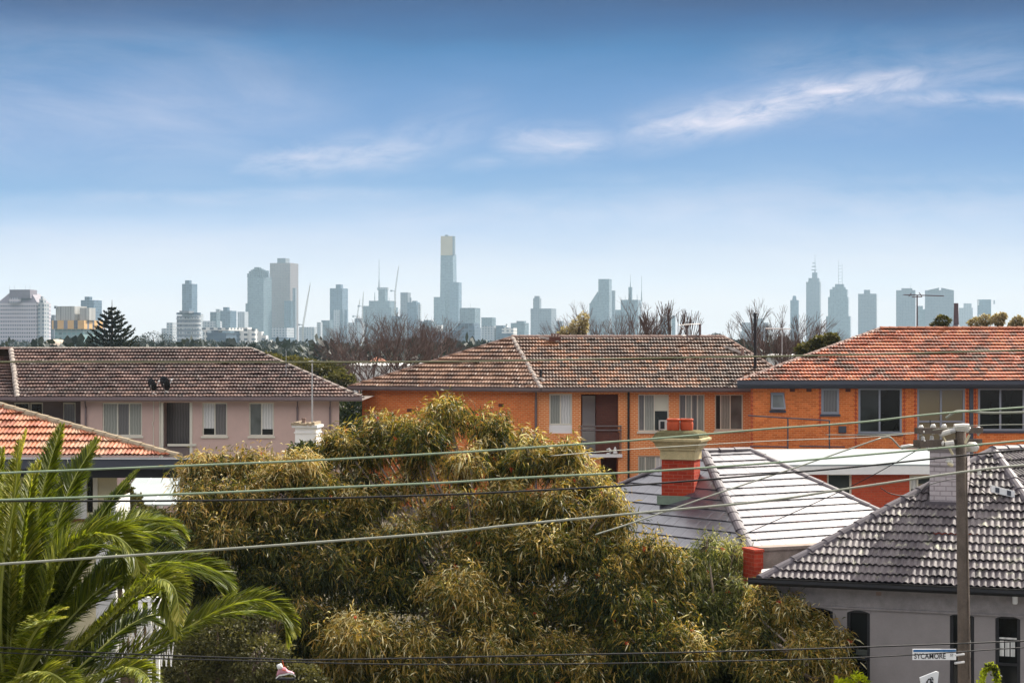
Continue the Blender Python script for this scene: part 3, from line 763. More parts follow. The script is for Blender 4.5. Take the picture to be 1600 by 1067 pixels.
T = thing('air_conditioner', wm.P(k(1036), 0.2, wm.Z(1036, 672)), 'boxy cream air conditioner standing out of the upper window beside the chimney pots', 'air conditioner')
r_ = wm.R(1029, 656, 1044, 671); mb = MB(); mb.box(r_[0], r_[1], -0.38, 0.04, r_[2], r_[3], wm.fr()); mb.build('casing', M['ac'], T)
mb = MB(); mb.box(r_[0] + .05, r_[0] + .24, -0.40, -0.382, r_[2] + .06, r_[3] - .05, wm.fr()); mb.build('grille', M['black'], T)
mb = MB(); mb.tube([wm.P(r_[0] + .05, 0.0, r_[2] - .3), wm.P(r_[0] + .05, 0.35, r_[2] - .02)], .02); mb.build('bracket', M['black'], T)
for i, (px_, s_, lb) in enumerate(((951, 1.0, 'white curled garden ornament on the balcony edge'), (961, 1.15, 'white pointed garden ornament on the balcony edge'))):
    b_ = wm.P(k(px_), 0.08, zs)
    T = MB()
    if i == 0: T.tube([b_ + Vector((-.1, 0, .01)), b_ + Vector((.06, 0, .02)), b_ + Vector((.1, 0, .12)), b_ + Vector((.02, 0, .24)), b_ + Vector((-.1, 0, .2))], [.035, .06, .07, .06, .03], 7)
    else: T.lathe(b_, [(.10, 0), (.11, .08), (.05, .16), (.07, .22), (.045, .28), (.01, .34)], 10)
    tag(T.build('garden_ornament', M['white'], None, True), lb, 'ornament', 'white ornaments on the balcony')

# ------------------------------------------------------------------ right apartment block (orange brick, red roof)
B = thing('apartment_building', (22, 79, 0), 'orange brick apartment block on the right with orange red tiled roof and grey window frames', 'building')
Yr = 74.0; ez = CZ - (596 - 533.5) / 2800 * Yr
C1 = W(1151, 0, Yr); C1.z = ez; C2 = Vector((C1.x + 24, Yr, ez))
A1 = W(1376, 513.5, 79.5); A2 = Vector((C1.x + 18, 79.5, A1.z))
R = RoofAcc(); R.face(C1, C2, [C1, C2, A2, A1], ch=0.36, seed=11)
bk1 = Vector((C1.x + 2.1, 85, ez)); bk2 = Vector((C2.x, 85, ez))
R.face(bk1, C1, [bk1, C1, A1], ch=0.36, samp=2, seed=12)
roof = R.build('roof', M['t_red'], B)
flat_faces([[A1, A2, bk2, bk1], [A2, C2, bk2]], M['ridge_orange'], B, 'back_roof')
ridge(A1, A2, M['ridge_orange'], roof, seed=12); ridge(C1, A1, M['ridge_brown'], roof, r=.12, seed=13)
wr = Wall(W(1173, 0, Yr + .5).x, Yr + .5, 1, 0); k = wr.U; zt = ez - .13
def RR(*a): return wr.R(*a)
h1 = RR(1204, 613, 1226, 641); h2 = RR(1283, 606, 1311, 647); h3 = RR(1341, 606, 1409, 677); h4 = RR(1433, 606, 1508, 705) + (1.3,); h5 = RR(1528, 606, 1601, 673)
wall_panel(wr, 0, 21, 0, zt, [h1, h2, h3, h4, h5], M['brick_o2'], B)
w1 = window(wr, h1, [(1, M['glassblack'])], M['greyframe'], B, sill=M['slategrey'])
a, b, c_, d_ = h1; mb = MB()   # awning sash swung out at the foot
f0 = [wr.P(a + .03, .0, d_ - .04), wr.P(b - .03, .0, d_ - .04), wr.P(b + .02, .22, c_ + .06), wr.P(a - .01, .22, c_ + .06)]
def ring(f0, wdt, th):
    cen = sum(f0, Vector()) / 4; inn = [p + (cen - p).normalized() * wdt for p in f0]; nn = (f0[1] - f0[0]).cross(f0[3] - f0[0]).normalized() * th
    for i in range(4):
        j = (i + 1) % 4; mb.hexa([f0[i], f0[j], inn[j], inn[i]], [f0[i] + nn, f0[j] + nn, inn[j] + nn, inn[i] + nn])
    return inn
inn = ring(f0, .10, .04); mb.build('sash', M['greyframe'], w1)
mb = MB(); mb.quad(*inn); mb.build('pane', M['glassg'], w1)
window(wr, h2, [(1, M['curtd'])], M['greyframe'], B, fw=.10, rec=-.02, sill=M['slategrey'])
window(wr, h3, [(1, M['glass']), (1.05, M['glassblack'])], M['greyframe'], B, fw=.085, rec=-.02, sill=M['slategrey'])
window(wr, h5, [(1, M['glassblack']), (1.1, M['glassblack'])], M['greyframe'], B, fw=.085, rec=-.02, sill=M['slategrey'])
a, b, c_, d_ = h4[:4]
wn = window(wr, (a, b, c_, d_), [(1, M['ochre']), (1, M['ochre'])], M['greyframe'], B, fw=.09, rec=.02, rail=0.47, name='porch_screen')
slab(wr, k(1514), k(1520), -.10, -.01, 1, zt, M['slategrey'], B, 'downpipe')
for px_ in (1238, 1264, 1325):
    slab(wr, k(px_ - 4), k(px_ + 4), -.01, .03, wr.Z(px_, 612), wr.Z(px_, 605), M['brick_dark'], B, 'vent')
r_ = RR(1310, 665.5, 1321.5, 676); slab(wr, r_[0], r_[1], -.12, 0, r_[2], r_[3], M['slategrey'], B, 'flue_box')
wall_panel(Wall(wr.o.x + 1.9, wr.o.y + 10, -.19, -1), 0, 10.18, 0, zt, [], M['brick_o2'], B, name='side_wall')
# quoin headers at window jambs and the corner
for px_ in (1175, 1281, 1337, 1413, 1430, 1511, 1524):
    mb = MB(); u_ = k(px_)
    mb.box(u_ - .016, u_ + .016, -.006, .01, zt - (1.75 if px_ == 1281 else 3.0), zt - .12, wr.fr())
    for i in range(10 if px_ == 1281 else 18):
        z0 = zt - .15 - i * .172
        mb.box(u_ - .05, u_ + .05, -.009, .01, z0 - .075, z0, wr.fr())
    mb.build('quoin', M['brick_red'], B)
flat_faces([[C1 - Vector((0, 0, .13)), C2 - Vector((0, 0, .13)), bk2 - Vector((0, 0, .13)), bk1 - Vector((0, 0, .13))]], M['soffit'], B, 'soffit')
gutter(C1, C2, M['slategrey'], B, h=.24, w_=.16)
slab(wr, k(1151) , 22, -.30, -.26, ez - .30, ez - .10, M['slategrey'], B, 'fascia')
npr = (C2 - C1).cross(A1 - C1).normalized()

# handrail frame standing on the flat roof against that wall
T = thing('handrail', wr.P(k(1235), .6, 3.5), 'thin grey pipe handrail frame standing on the flat roof against orange brick', 'handrail')
wh = Wall(wr.o.x, wr.o.y - 1.6, 1, 0)
def hp(px, py): return wh.P(wh.U(px), 0, wh.Z(px, py))
for nm, pts in (('top_rail', [(1169, 649), (1230, 653), (1297, 657)]), ('post', [(1231, 653), (1231, 705)]), ('post', [(1296, 657), (1296, 704)]), ('lower_rail', [(1249, 697), (1320, 698)]), ('lower_rail', [(1172, 697), (1231, 698)])):
    mb = MB(); mb.tube([hp(*q) for q in pts], .032, 6); mb.build(nm, M['greyframe'], T)
for ch in T.children: ch.data.materials[0] = M['ridge_grey']

# ------------------------------------------------------------------ flat roofed red brick annexe
B = thing('flat_roofed_annexe', (12, 66, 0), 'low red brick building with white flat roof in front of orange brick apartments', 'building')
wf = Wall(W(1245, 0, 62).x, 62, 1, 0.02); k = wf.U
zf = wf.Z(1300, 740)
ha = wf.R(1292, 739, 1331, 785); hb = wf.R(1421, 742, 1462, 770)
wall_panel(wf, k(1200), k(1540), 0, zf, [ha, hb], M['brick_red'], B)
window(wf, ha, [(1, M['glass'])], M['creamframe'], B, fw=.07); window(wf, hb, [(.4, M['glass'], M['curtw'], 0.2), (1, M['ochre'], M['glass'], .5)], M['creamframe'], B, fw=.07)
mb = MB(); fr = wf.fr()
mb.box(k(1190), k(1545), -.35, -.29, zf, zf + .315, fr)
fa = mb.build('fascia', M['white'], B)
mb = MB(); zr = zf + .30
n_ = 60
for i in range(n_):
    a = k(1190) + (k(1545) - k(1190)) * i / n_; b = k(1190) + (k(1545) - k(1190)) * (i + 1) / n_
    cam_ = lambda u: zr + 0.02 * math.sin((u - k(1190)) / (k(1545) - k(1190)) * math.pi)
    mb.hexa([wf.P(a, .36, cam_(a) - .02), wf.P(b, .36, cam_(b) - .02), wf.P(b, -8, cam_(b) + .01), wf.P(a, -8, cam_(a) + .01)],
            [wf.P(a, .36, cam_(a) + .03), wf.P(b, .36, cam_(b) + .03), wf.P(b, -8, cam_(b) + .06), wf.P(a, -8, cam_(a) + .06)])
mb.build('flat_roof', M['whiteroof'], B)
flat_faces([[wf.P(k(1200), 0, 0), wf.P(k(1200), -8, 0), wf.P(k(1200), -8, zf), wf.P(k(1200), 0, zf)], [wf.P(k(1540), 0, 0), wf.P(k(1540), -8, 0), wf.P(k(1540), -8, zf), wf.P(k(1540), 0, zf)]], M['brick_red'], B, 'side_wall')

# ------------------------------------------------------------------ slate tiled house with red chimney
B = thing('cottage', (5.5, 45, 0), 'cottage with glossy slate grey tiled hip roof and tall red brick chimney', 'house')
C = Vector((5.40, 40.0, 3.0)); A1 = W(1099, 704, 45); A2 = A1 + Vector((.87, .49, 0)) * 1.42
D = Vector((.87, .49, 0)); C2 = Vector((10.4, 42.8, 3.0)); C3 = C + Vector((-.65, .76, 0)) * 8.3
R = RoofAcc(); n1_ = R.face(C, C2, [C, C2, A2, A1], tw=.33, ch=.345, flat=True, amp=-.004, lip=.028, seed=21)
nP = R.face(C3, C, [C3, C, A1], tw=.33, ch=.345, flat=True, amp=-.004, lip=.028, seed=22)
roof = R.build('roof', M['t_slate'], B)
C4 = C2 + Vector((-3.5, 7.5, 0))
flat_faces([[A1, A2, C4, C3], [A2, C2, C4]], M['ridge_grey'], B, 'back_roof')
for a, b, r_ in ((A1, A2, .12), (C, A1, .12), (C3, A1, .11), (C2, A2, .12)):
    ridge(a, b, M['ridge_grey'], roof, r=r_, L=.42, flat=True)
cen = (C + C2 + C3 + C4) / 4
def inset(p, q=.93): return Vector((cen.x + (p.x - cen.x) * q, cen.y + (p.y - cen.y) * q, 0))
fp = [inset(C3), inset(C), inset(C2), inset(C4)]
for a, b in zip(fp, fp[1:] + fp[:1]):
    flat_faces([[a, b, b + Vector((0, 0, 2.95)), a + Vector((0, 0, 2.95))]], M['whiteold'], B, 'wall')
gutter(C, C2, M['black'], B); gutter(C3, C, M['black'], B)
flat_faces([[p - Vector((0, 0, .08)) for p in (C3, C, C2, C4)]], M['soffit'], B, 'soffit')
pb = ray_plane(1060, 779, C, nP)       # chimney foot on the left roof face
T = thing('chimney', pb, 'tall red brick chimney with mossy cream cap and two orange clay pots', 'chimney')
T.parent = None
# chimney axes follow the ridge direction
def cfr(c0):
    ex = Vector((.94, -.34, 0)); ey = Vector((.34, .94, 0))
    return lambda p: c0 + ex * p.x + ey * p.y + Vector((0, 0, p.z))
fr = cfr(Vector((pb.x, pb.y + .02, 0)))
zb = pb.z - .5; kpx = pb.y / 2800
ztop = lambda py: CZ - (py - 533.5) * kpx
hw = 0.395
mb = MB(); mb.box(-hw - .02, hw, -.02, .60, zb, ztop(718), fr); mb.build('shaft', M['brick_redp'], T)
mb = MB(); mb.box(-hw - .05, hw + .03, -.05, .63, ztop(718), ztop(703), fr)
mb.box(-hw - .09, hw + .07, -.09, .67, ztop(703), ztop(699), fr)
for y0, y1, e0, e1 in ((699, 694, .12, .16), (694, 689, .14, .21), (689, 685.5, .24, .25), (685.5, 684, .25, .18)):
    z0, z1 = ztop(y0), ztop(y1)
    bb = [fr(Vector((sx_ * (hw + e0) - .01, (-.0 - e0) if sy < 0 else .58 + e0, z0))) for sx_, sy in ((-1, -1), (1, -1), (1, 1), (-1, 1))]
    tt = [fr(Vector((sx_ * (hw + e1) - .01, (-.0 - e1) if sy < 0 else .58 + e1, z1))) for sx_, sy in ((-1, -1), (1, -1), (1, 1), (-1, 1))]
    mb.hexa(bb, tt)
mb.build('cap', M['sandstone'], T)
mb = MB()
for y0, y1, e0, e1 in ((684, 676, .20, .13), (676, 673, .12, .02)):
    z0, z1 = ztop(y0), ztop(y1)
    bb = [fr(Vector((sx_ * (hw + e0) - .01, (-.0 - e0) if sy < 0 else .58 + e0, z0))) for sx_, sy in ((-1, -1), (1, -1), (1, 1), (-1, 1))]
    tt = [fr(Vector((sx_ * (hw + e1) - .01, (-.0 - e1) if sy < 0 else .58 + e1, z1))) for sx_, sy in ((-1, -1), (1, -1), (1, 1), (-1, 1))]
    mb.hexa(bb, tt)
mb.build('mossy_top', M['moss'], T)
for px_, y_ in ((1052, .26), (1073, .26)):
    cc = Vector(((px_ - 800) / 2800 * (pb.y + y_), pb.y + y_, ztop(674.5)))
    mb = MB(); mb.lathe(cc, [(.145, 0), (.155, .05), (.16, .20), (.15, .225), (.14, .24), (.155, .25), (.165, .30), (.15, .31), (.12, .31), (.12, .15)], 14); mb.build('chimney_pot', M['terracotta'], T, True)
mb = MB(); mb.box(-hw - .10, hw - .05, -.16, -.03, pb.z - .14, pb.z + .07, fr)
mb.hexa([fr(Vector(q)) for q in ((hw + .004, -.1, pb.z - .1), (hw + .06, -.1, pb.z - .1), (hw + .06, .8, pb.z + .28), (hw + .004, .8, pb.z + .28))], [fr(Vector(q)) for q in ((hw + .004, -.1, pb.z + .06), (hw + .06, -.1, pb.z + .06), (hw + .06, .8, pb.z + .46), (hw + .004, .8, pb.z + .46))])
mb.build('flashing', M['flash'], T)
def adopt(ch, par):
    """make a finished thing a part of par (its own parts become sub-parts)"""
    wl_ = world_loc(ch); ch.parent = par; ch.location = wl_ - world_loc(par)
    for kx in ('label', 'category', 'group'):
        if kx in ch and kx != 'label': del ch[kx]
adopt(T, B)

# ------------------------------------------------------------------ grey roughcast house (right foreground)
B = thing('corner_house', (9, 37, 0), 'grey rendered corner house with dark grey tiled roof and tall black windows', 'house')
EZ = 3.04
C1 = Vector((5.01, 36, EZ)); dE = Vector((.946, -.326, 0)); C2 = C1 + dE * 6.24; AP = W(1552, 703, 38.6)
dR = Vector((.80, .60, 0)); AR = AP + dR * 6; CR = C2 + dR * 8
nI = Vector((.326, .946, 0))
R = RoofAcc(); nA = R.face(C1, C2, [C1, C2, AP], tw=.25, ch=.285, amp=.040, lip=.048, seed=31)
R.face(C2, CR, [C2, CR, AR, AP], tw=.25, ch=.285, amp=.040, lip=.048, seed=32)
roof = R.build('roof', M['t_grey'], B)
CB = C1 + nI * 8.4; CRB = CR + Vector((-.6, .8, 0)) * 8
flat_faces([[AP, AR, CRB, CB], [AP, CB, C1], [AR, CR, CRB]], M['ridge_grey'], B, 'back_roof')
ridge(C1, AP, M['ridge_grey'], roof, r=.12, L=.42, seed=31); ridge(C2, AP, M['ridge_grey'], roof, r=.12, L=.42, seed=32); ridge(AP, AR, M['ridge_grey'], roof, r=.12, L=.42, seed=33)
wg = Wall(C1.x + nI.x * .32 + dE.x * .25, C1.y + nI.y * .32 + dE.y * .25, dE.x, dE.y); k = wg.U
uE = 5.75
hs = [wg.R(1323, 953, 1359, 1085), wg.R(1484, 958, 1522, 1092), wg.R(1555, 962, 1594, 1094), wg.R(1288, 949, 1300, 985)]
hs[3] = (k(1250), k(1301), wg.Z(1290, 1050), wg.Z(1290, 950))
zm = wg.Z(1400, 953) + .005
wall_panel(wg, 0, uE, zm, EZ - .02, [h for h in hs], M['render_grey'], B, name='upper_wall')
mbw = Wall(wg.P(0, -.02, 0).x, wg.P(0, -.02, 0).y, dE.x, dE.y)
wall_panel(mbw, 0, uE, 0, zm, [h for h in hs], M['render_greys'], B, name='wall')
slab(wg, 0, uE, -.03, .03, zm - .022, zm + .012, M['render_grey'], B, 'moulding')
for i, h in enumerate(hs):
    a, b, c_, d_ = h
    wn = window(wg, (a, b, c_, d_), [(1, M['glassblack'])], M['black'], B, fw=.06, rec=.05, rail=.42, name='sash_window', sill=M['render_greys'])
    # shallow arched head
    mb = MB(); n_ = 10
    for j in range(n_):
        u0 = a + (b - a) * j / n_; u1 = a + (b - a) * (j + 1) / n_
        f = lambda u: d_ - .055 * ((2 * (u - a) / (b - a) - 1) ** 2)
        mb.hexa([wg.P(u0, .004, f(u0)), wg.P(u1, .004, f(u1)), wg.P(u1, -.15, f(u1)), wg.P(u0, -.15, f(u0))], [wg.P(u0, .004, d_ + .012), wg.P(u1, .004, d_ + .012), wg.P(u1, -.15, d_ + .012), wg.P(u0, -.15, d_ + .012)])
    mb.build('arch_head', M['render_grey'], wn)
# pale inner blind with glazing bars in the third window
a, b, c_, d_ = hs[2]; zt1 = wg.Z(1575, 997); zt0 = wg.Z(1575, 1026)
mb = MB(); fr = wg.fr(); mb.box(a + .07, b - .07, .082, .088, zt1 - .03, zt1 + .005, fr)
for i in range(3):
    for j in range(2):
        u0 = a + .08 + (b - a - .16) * i / 3; u1 = a + .08 + (b - a - .16) * (i + .78) / 3
        z0 = zt0 + (zt1 - .05 - zt0) * j / 2; mb.box(u0, u1, .082, .088, z0, z0 + (zt1 - zt0) * .40, fr)
mb.build('inner_shutter', M['curtw'], B)
a, b, c_, d_ = hs[1]; z1_ = wg.Z(1510, 1000)
mb = MB(); mb.box(b - .17, b - .07, .082, .088, z1_ - .35, z1_, fr); mb.build('inner_shutter', M['curtw'], B)
a, b, c_, d_ = hs[0]
mb = MB(); mb.box(a + .17, b - .06, .08, .088, wg.Z(1340, 1024), wg.Z(1340, 1015), fr); mb.build('inner_shutter', M['glassg'], B)
slab(wg, k(1369), k(1377), -.01, .02, wg.Z(1373, 930), wg.Z(1373, 924), M['ridge_brown'], B, 'vent')
wg2 = Wall(wg.P(uE, 0, 0).x, wg.P(uE, 0, 0).y, dR.x, dR.y); wall_panel(wg2, 0, 7, 0, EZ - .02, [], M['render_greys'], B, name='side_wall')
wg3 = Wall(wg.o.x + nI.x * 7.8, wg.o.y + nI.y * 7.8, -nI.x, -nI.y); wall_panel(wg3, 0, 7.8, 0, EZ - .02, [], M['render_greys'], B, name='side_wall')
flat_faces([[p - Vector((0, 0, .07)) for p in (C1, C2, CR, CRB, CB)]], M['soffit'], B, 'soffit')
gutter(C1 - dE * .25, C2, M['black'], B, h=.14, w_=.13); gutter(C2, CR, M['black'], B, h=.14, w_=.13)
slab(wg, -.25, uE + .2, -.28, -.24, EZ - .14, EZ - .02, M['black'], B, 'fascia')
# small white box light under the eave
T = tag(slab(wg, k(1582), k(1590.5), -.10, 0, wg.Z(1586, 943), wg.Z(1586, 929), M['signwhite'], None, 'wall_light'), 'small white wall light under the gutter of the grey house', 'light')
T.modifiers.new('round', 'BEVEL').width = .03; T.modifiers['round'].segments = 3
# grey brick chimney
pc = ray_plane(1478, 788, C1, nA); kpx = pc.y / 2800
T = thing('chimney', pc, 'grey painted brick chimney', 'chimney')
fr = (lambda c0: (lambda p: c0 + dE * p.x + nI * p.y + Vector((0, 0, p.z))))(Vector((pc.x, pc.y, 0)))
zz = lambda py: CZ - (py - 533.5) * kpx
mb = MB(); mb.box(-.33, .42, 0, .75, pc.z - .5, zz(705), fr)
shaft = mb.build('shaft', M['brick_grey'], T)
mb = MB(); mb.box(-.37, .46, -.04, .79, zz(705), zz(702), fr); mb.box(-.40, .49, -.07, .82, zz(702), zz(697), fr); mb.box(-.35, .44, -.02, .77, zz(728), zz(726.5), fr)
mb.build('cap', M['render_greys'], T)
mb = MB(); mb.box(-.40, .49, -.10, -.004, pc.z - .10, pc.z + .06, fr); mb.build('flashing', M['ridge_grey'], T)
adopt(T, B)

# concrete parapet, red pier and flashing between the two houses
T = thing('party_wall', (6.2, 38.2, 0), 'stained concrete party wall with red brick end pier between white roofed cottage and grey house', 'wall')
pw = Wall(W(1180, 0, 38.3).x, 38.3, .93, .36)
slab(pw, pw.U(1188), pw.U(1330), 0, .3, 1.0, pw.Z(1230, 858), M['concrete'], T, 'wall')
slab(pw, pw.U(1187), pw.U(1335), -.04, .34, pw.Z(1230, 858), pw.Z(1230, 853), M['concrete'], T, 'coping')
slab(pw, pw.U(1173), pw.U(1187) - .003, -.16, .34, 0, pw.Z(1180, 861), M['brick_redp'], T, 'pier')
slab(pw, pw.U(1172), pw.U(1187.5), -.19, .37, pw.Z(1180, 861), pw.Z(1180, 857), M['brick_redp'], T, 'pier_cap')
mb = MB(); q = lambda px, py, dy: W(px, py, dy)
mb.poly([q(1188, 904, 37.2), q(1212, 903, 36.6), q(1219, 886, 37.3), q(1190, 889, 38.1)]); mb.build('flashing', M['white'], T)

# ------------------------------------------------------------------ near left house (terracotta hip roof)
B = thing('terracotta_house', (-12, 47, 0), 'cream house at far left with weathered terracotta tiled roof behind the palm', 'house')
Yl = 46.0; E = W(279, 713, Yl); EL = W(-160, 0, Yl + 0.6); EL.z = E.z
AH = W(-60, 616, Yl + 4.2)
R = RoofAcc(); R.face(EL, E, [EL, E, AH, AH + Vector((-3, 0.2, 0))], tw=.23, ch=.43, amp=.03, lip=.055, seed=41)
roof = R.build('roof', M['t_redl'], B)
BE = Vector((E.x - 4.6, E.y + 8.5, E.z)); flat_faces([[AH, E, BE], [AH, BE, BE - Vector((8, 0, 0)), AH - Vector((3, -.2, 0))]], M['ridge_orange'], B, 'back_roof')
ridge(E, AH, M['lichen_cap'], roof, r=.13, L=.44, seed=42)
wv = Wall(W(176, 0, Yl + .9).x, Yl + .9, 1, -.02); k = wv.U; zt = E.z - .35
hw_ = [wv.R(108, 770, 135, 810)]
wall_panel(wv, k(-80), k(183), 0, zt, hw_, M['cream'], B)
window(wv, hw_[0], [(1, M['curtw'])], M['creamframe'], B, sill=M['brick_dark'])
slab(wv, k(137), k(145), -.02, .02, wv.Z(140, 800), zt, M['glassblack'], B, 'slot_window')
slab(wv, k(127), k(136), -.04, 0, wv.Z(140, 810), zt, M['whiteold'], B, 'trim')
slab(wv, k(146), k(153), -.04, 0, wv.Z(140, 800), zt, M['creamframe'], B, 'trim')
mb = MB(); gx0 = k(-90); gx1 = wv.U(320)
mb.box(gx0, gx1, -1.15, -1.02, E.z - .30, E.z - .06, wv.fr()); mb.box(gx0, gx1 + .02, -1.18, -1.00, E.z - .06, E.z - .015, wv.fr()); gt = mb.build('gutter', M['slategrey'], B)
slab(wv, gx0, gx1 - .05, -1.0, .0, E.z - .33, E.z - .26, M['slategrey'], B, 'soffit')
slab(wv, gx0, gx1 - .6, -.85, -.6, E.z - .55, E.z - .332, M['black'], B, 'beam')
wall_panel(Wall(wv.P(k(183), 0, 0).x, wv.P(k(183), 0, 0).y, -.32, 1), 0, 8, 0, zt, [], M['cream'], B, name='side_wall')
mb = MB(); mb.box(gx0, gx1, -1.182, -1.175, E.z - .052, E.z - .022, wv.fr()); mb.build('gutter_lip', M['whiteold'], B)
# white rendered wall end
T = MB(); a = W(150, 0, 38); b = W(181, 0, 38)
T.hexa([(a.x, 38, 0), (b.x, 38, 0), (b.x, 39.4, 0), (a.x, 39.4, 0)], [(a.x, 38, W(0, 800, 38).z), (b.x, 38, W(0, 778, 38).z), (b.x, 39.4, W(0, 778, 38).z), (a.x, 39.4, W(0, 800, 38).z)])
tag(T.build('garden_wall', M['whiteold']), 'tall white rendered wall end behind the palm fronds', 'wall')
# carport roof
T = thing('carport', (-12.5, 60, 0), 'white ribbed metal carport roof between palm and brown gum tree', 'carport')
wc = Wall(W(185, 0, 58).x, 58, 1, 0)
mb = MB(); u0, u1 = wc.U(178), wc.U(330); zn = wc.Z(230, 790); zf_ = zn + .55
mb.hexa([wc.P(u0, 0, zn), wc.P(u1, 0, zn), wc.P(u1 - .4, -4.5, zf_), wc.P(u0 - .2, -4.5, zf_)], [wc.P(u0, 0, zn + .05), wc.P(u1, 0, zn + .05), wc.P(u1 - .4, -4.5, zf_ + .05), wc.P(u0 - .2, -4.5, zf_ + .05)])
mb.build('roof_sheet', M['whiteroof'], T)
mb = MB(); n_ = int((u1 - u0) / .55)
for i in range(n_ + 1):
    u = u0 + (u1 - u0) * i / n_
    mb.tube([wc.P(u, 0, zn + .055), wc.P(u - .3, -4.5, zf_ + .055)], .022, 4)
mb.build('roof_rib', M['metal'], T)
slab(wc, u0 - .3, u1, 4.5, 4.62, zf_ - .05, zf_ + .16, M['white'], T, 'ridge_beam')
for u in (u0 + .1, u1 - .2): slab(wc, u, u + .1, .1, .2, 0, zn, M['white'], T, 'post')
# white chimney with aerial pole
T = thing('chimney_stack', W(478, 800, 62) , 'white painted chimney stack with rough stone cap in front of pink building', 'chimney')
wk = Wall(W(478, 0, 62).x, 62, .98, -.15); k = wk.U
slab(wk, k(461), k(494), 0, .7, .3, wk.Z(478, 668), M['white'], T, 'shaft')
slab(wk, k(459.5), k(495), -.03, .73, wk.Z(478, 677), wk.Z(478, 675), M['white'], T, 'band')
slab(wk, k(457), k(496.5), -.09, .8, wk.Z(478, 668), wk.Z(478, 664), M['whiteold'], T, 'cap')
mb = MB()
for i in range(9):
    u = k(456) + i * .09; h_ = random.uniform(.05, .14); mb.box(u, u + .11, -.13 + random.uniform(0, .05), .8, wk.Z(478, 664) - .002 * i, wk.Z(478, 664) + h_, wk.fr())
mb.build('stone_top', M['lichen_cap'], T)
mb = MB(); mb.lathe(wk.P(k(471), -.3, wk.Z(478, 662)), [(.07, 0), (.06, .12), (.08, .14), (.08, .19)], 10); mb.build('chimney_pot', M['ridge_brown'], T)
T = thing('antenna_pole', wk.P(k(483), -.4, wk.Z(478, 660)), 'thin white aerial pole rising from the white chimney', 'antenna')
b_ = wk.P(k(483), -.4, wk.Z(478, 664)); zt_ = wk.Z(483, 562)
mb = MB(); mb.tube([b_, Vector((b_.x, b_.y, zt_))], [.035, .022], 6); mb.build('mast', M['metal'], T)
mb = MB(); mb.tube([Vector((b_.x - .12, b_.y, zt_ - .05)), Vector((b_.x + .45, b_.y + .2, zt_ - .12))], .012, 4); mb.build('boom', M['metal'], T)

# ------------------------------------------------------------------ foliage
def frames(d):
    """perpendicular frame for unit vectors d (N,3)"""
    up = np.where(np.abs(d[:, 2:3]) < 0.95, np.array([[0, 0, 1.0]]), np.array([[1.0, 0, 0]]))
    a = np.cross(d, up); a /= np.linalg.norm(a, axis=1, keepdims=True) + 1e-9
    return a, np.cross(a, d)
def norm(v): return v / (np.linalg.norm(v, axis=1, keepdims=True) + 1e-9)
def leaf_mesh(name, pos, dirs, length, width, bend, tint, mat_, parent, rg, roll=None):
    """one curved two-quad blade per leaf"""
    N = len(pos); d = norm(dirs); a, b = frames(d)
    r = rg.uniform(0, 2 * math.pi, N) if roll is None else roll
    s_ = a * np.cos(r)[:, None] + b * np.sin(r)[:, None]
    L = length[:, None]; w_ = width[:, None]
    g_ = np.array([[0, 0, -1.0]])
    mid = pos + d * L * 0.5 + g_ * L * bend[:, None] * 0.15
    tip = pos + d * L * 0.92 + g_ * L * bend[:, None] * 0.6
    V = np.stack([pos - s_ * w_ * 0.15, pos + s_ * w_ * 0.15, mid + s_ * w_ * 0.5, mid - s_ * w_ * 0.5, tip + s_ * w_ * 0.06, tip - s_ * w_ * 0.06], 1).reshape(-1, 3)
    b0 = np.arange(N)[:, None] * 6
    Q = np.concatenate([b0 + np.array([[0, 1, 2, 3]]), b0 + np.array([[3, 2, 4, 5]])], 1).reshape(-1, 4)
    return np_mesh(name, V, Q, mat_, parent, attr={'tint': np.repeat(tint, 2)})
def curve3(pts, n):
    """Catmull-Rom through points"""
    P = [np.array(p, float) for p in pts]; P = [2 * P[0] - P[1]] + P + [2 * P[-1] - P[-2]]
    out = []; segs = len(P) - 3
    for i in range(n):
        t = i / (n - 1) * segs; k = min(int(t), segs - 1); f = t - k
        a, b, c, d = P[k:k + 4]
        out.append(0.5 * (2 * b + (c - a) * f + (2 * a - 5 * b + 4 * c - d) * f * f + (3 * b - a - 3 * c + d) * f ** 3))
    return np.array(out)

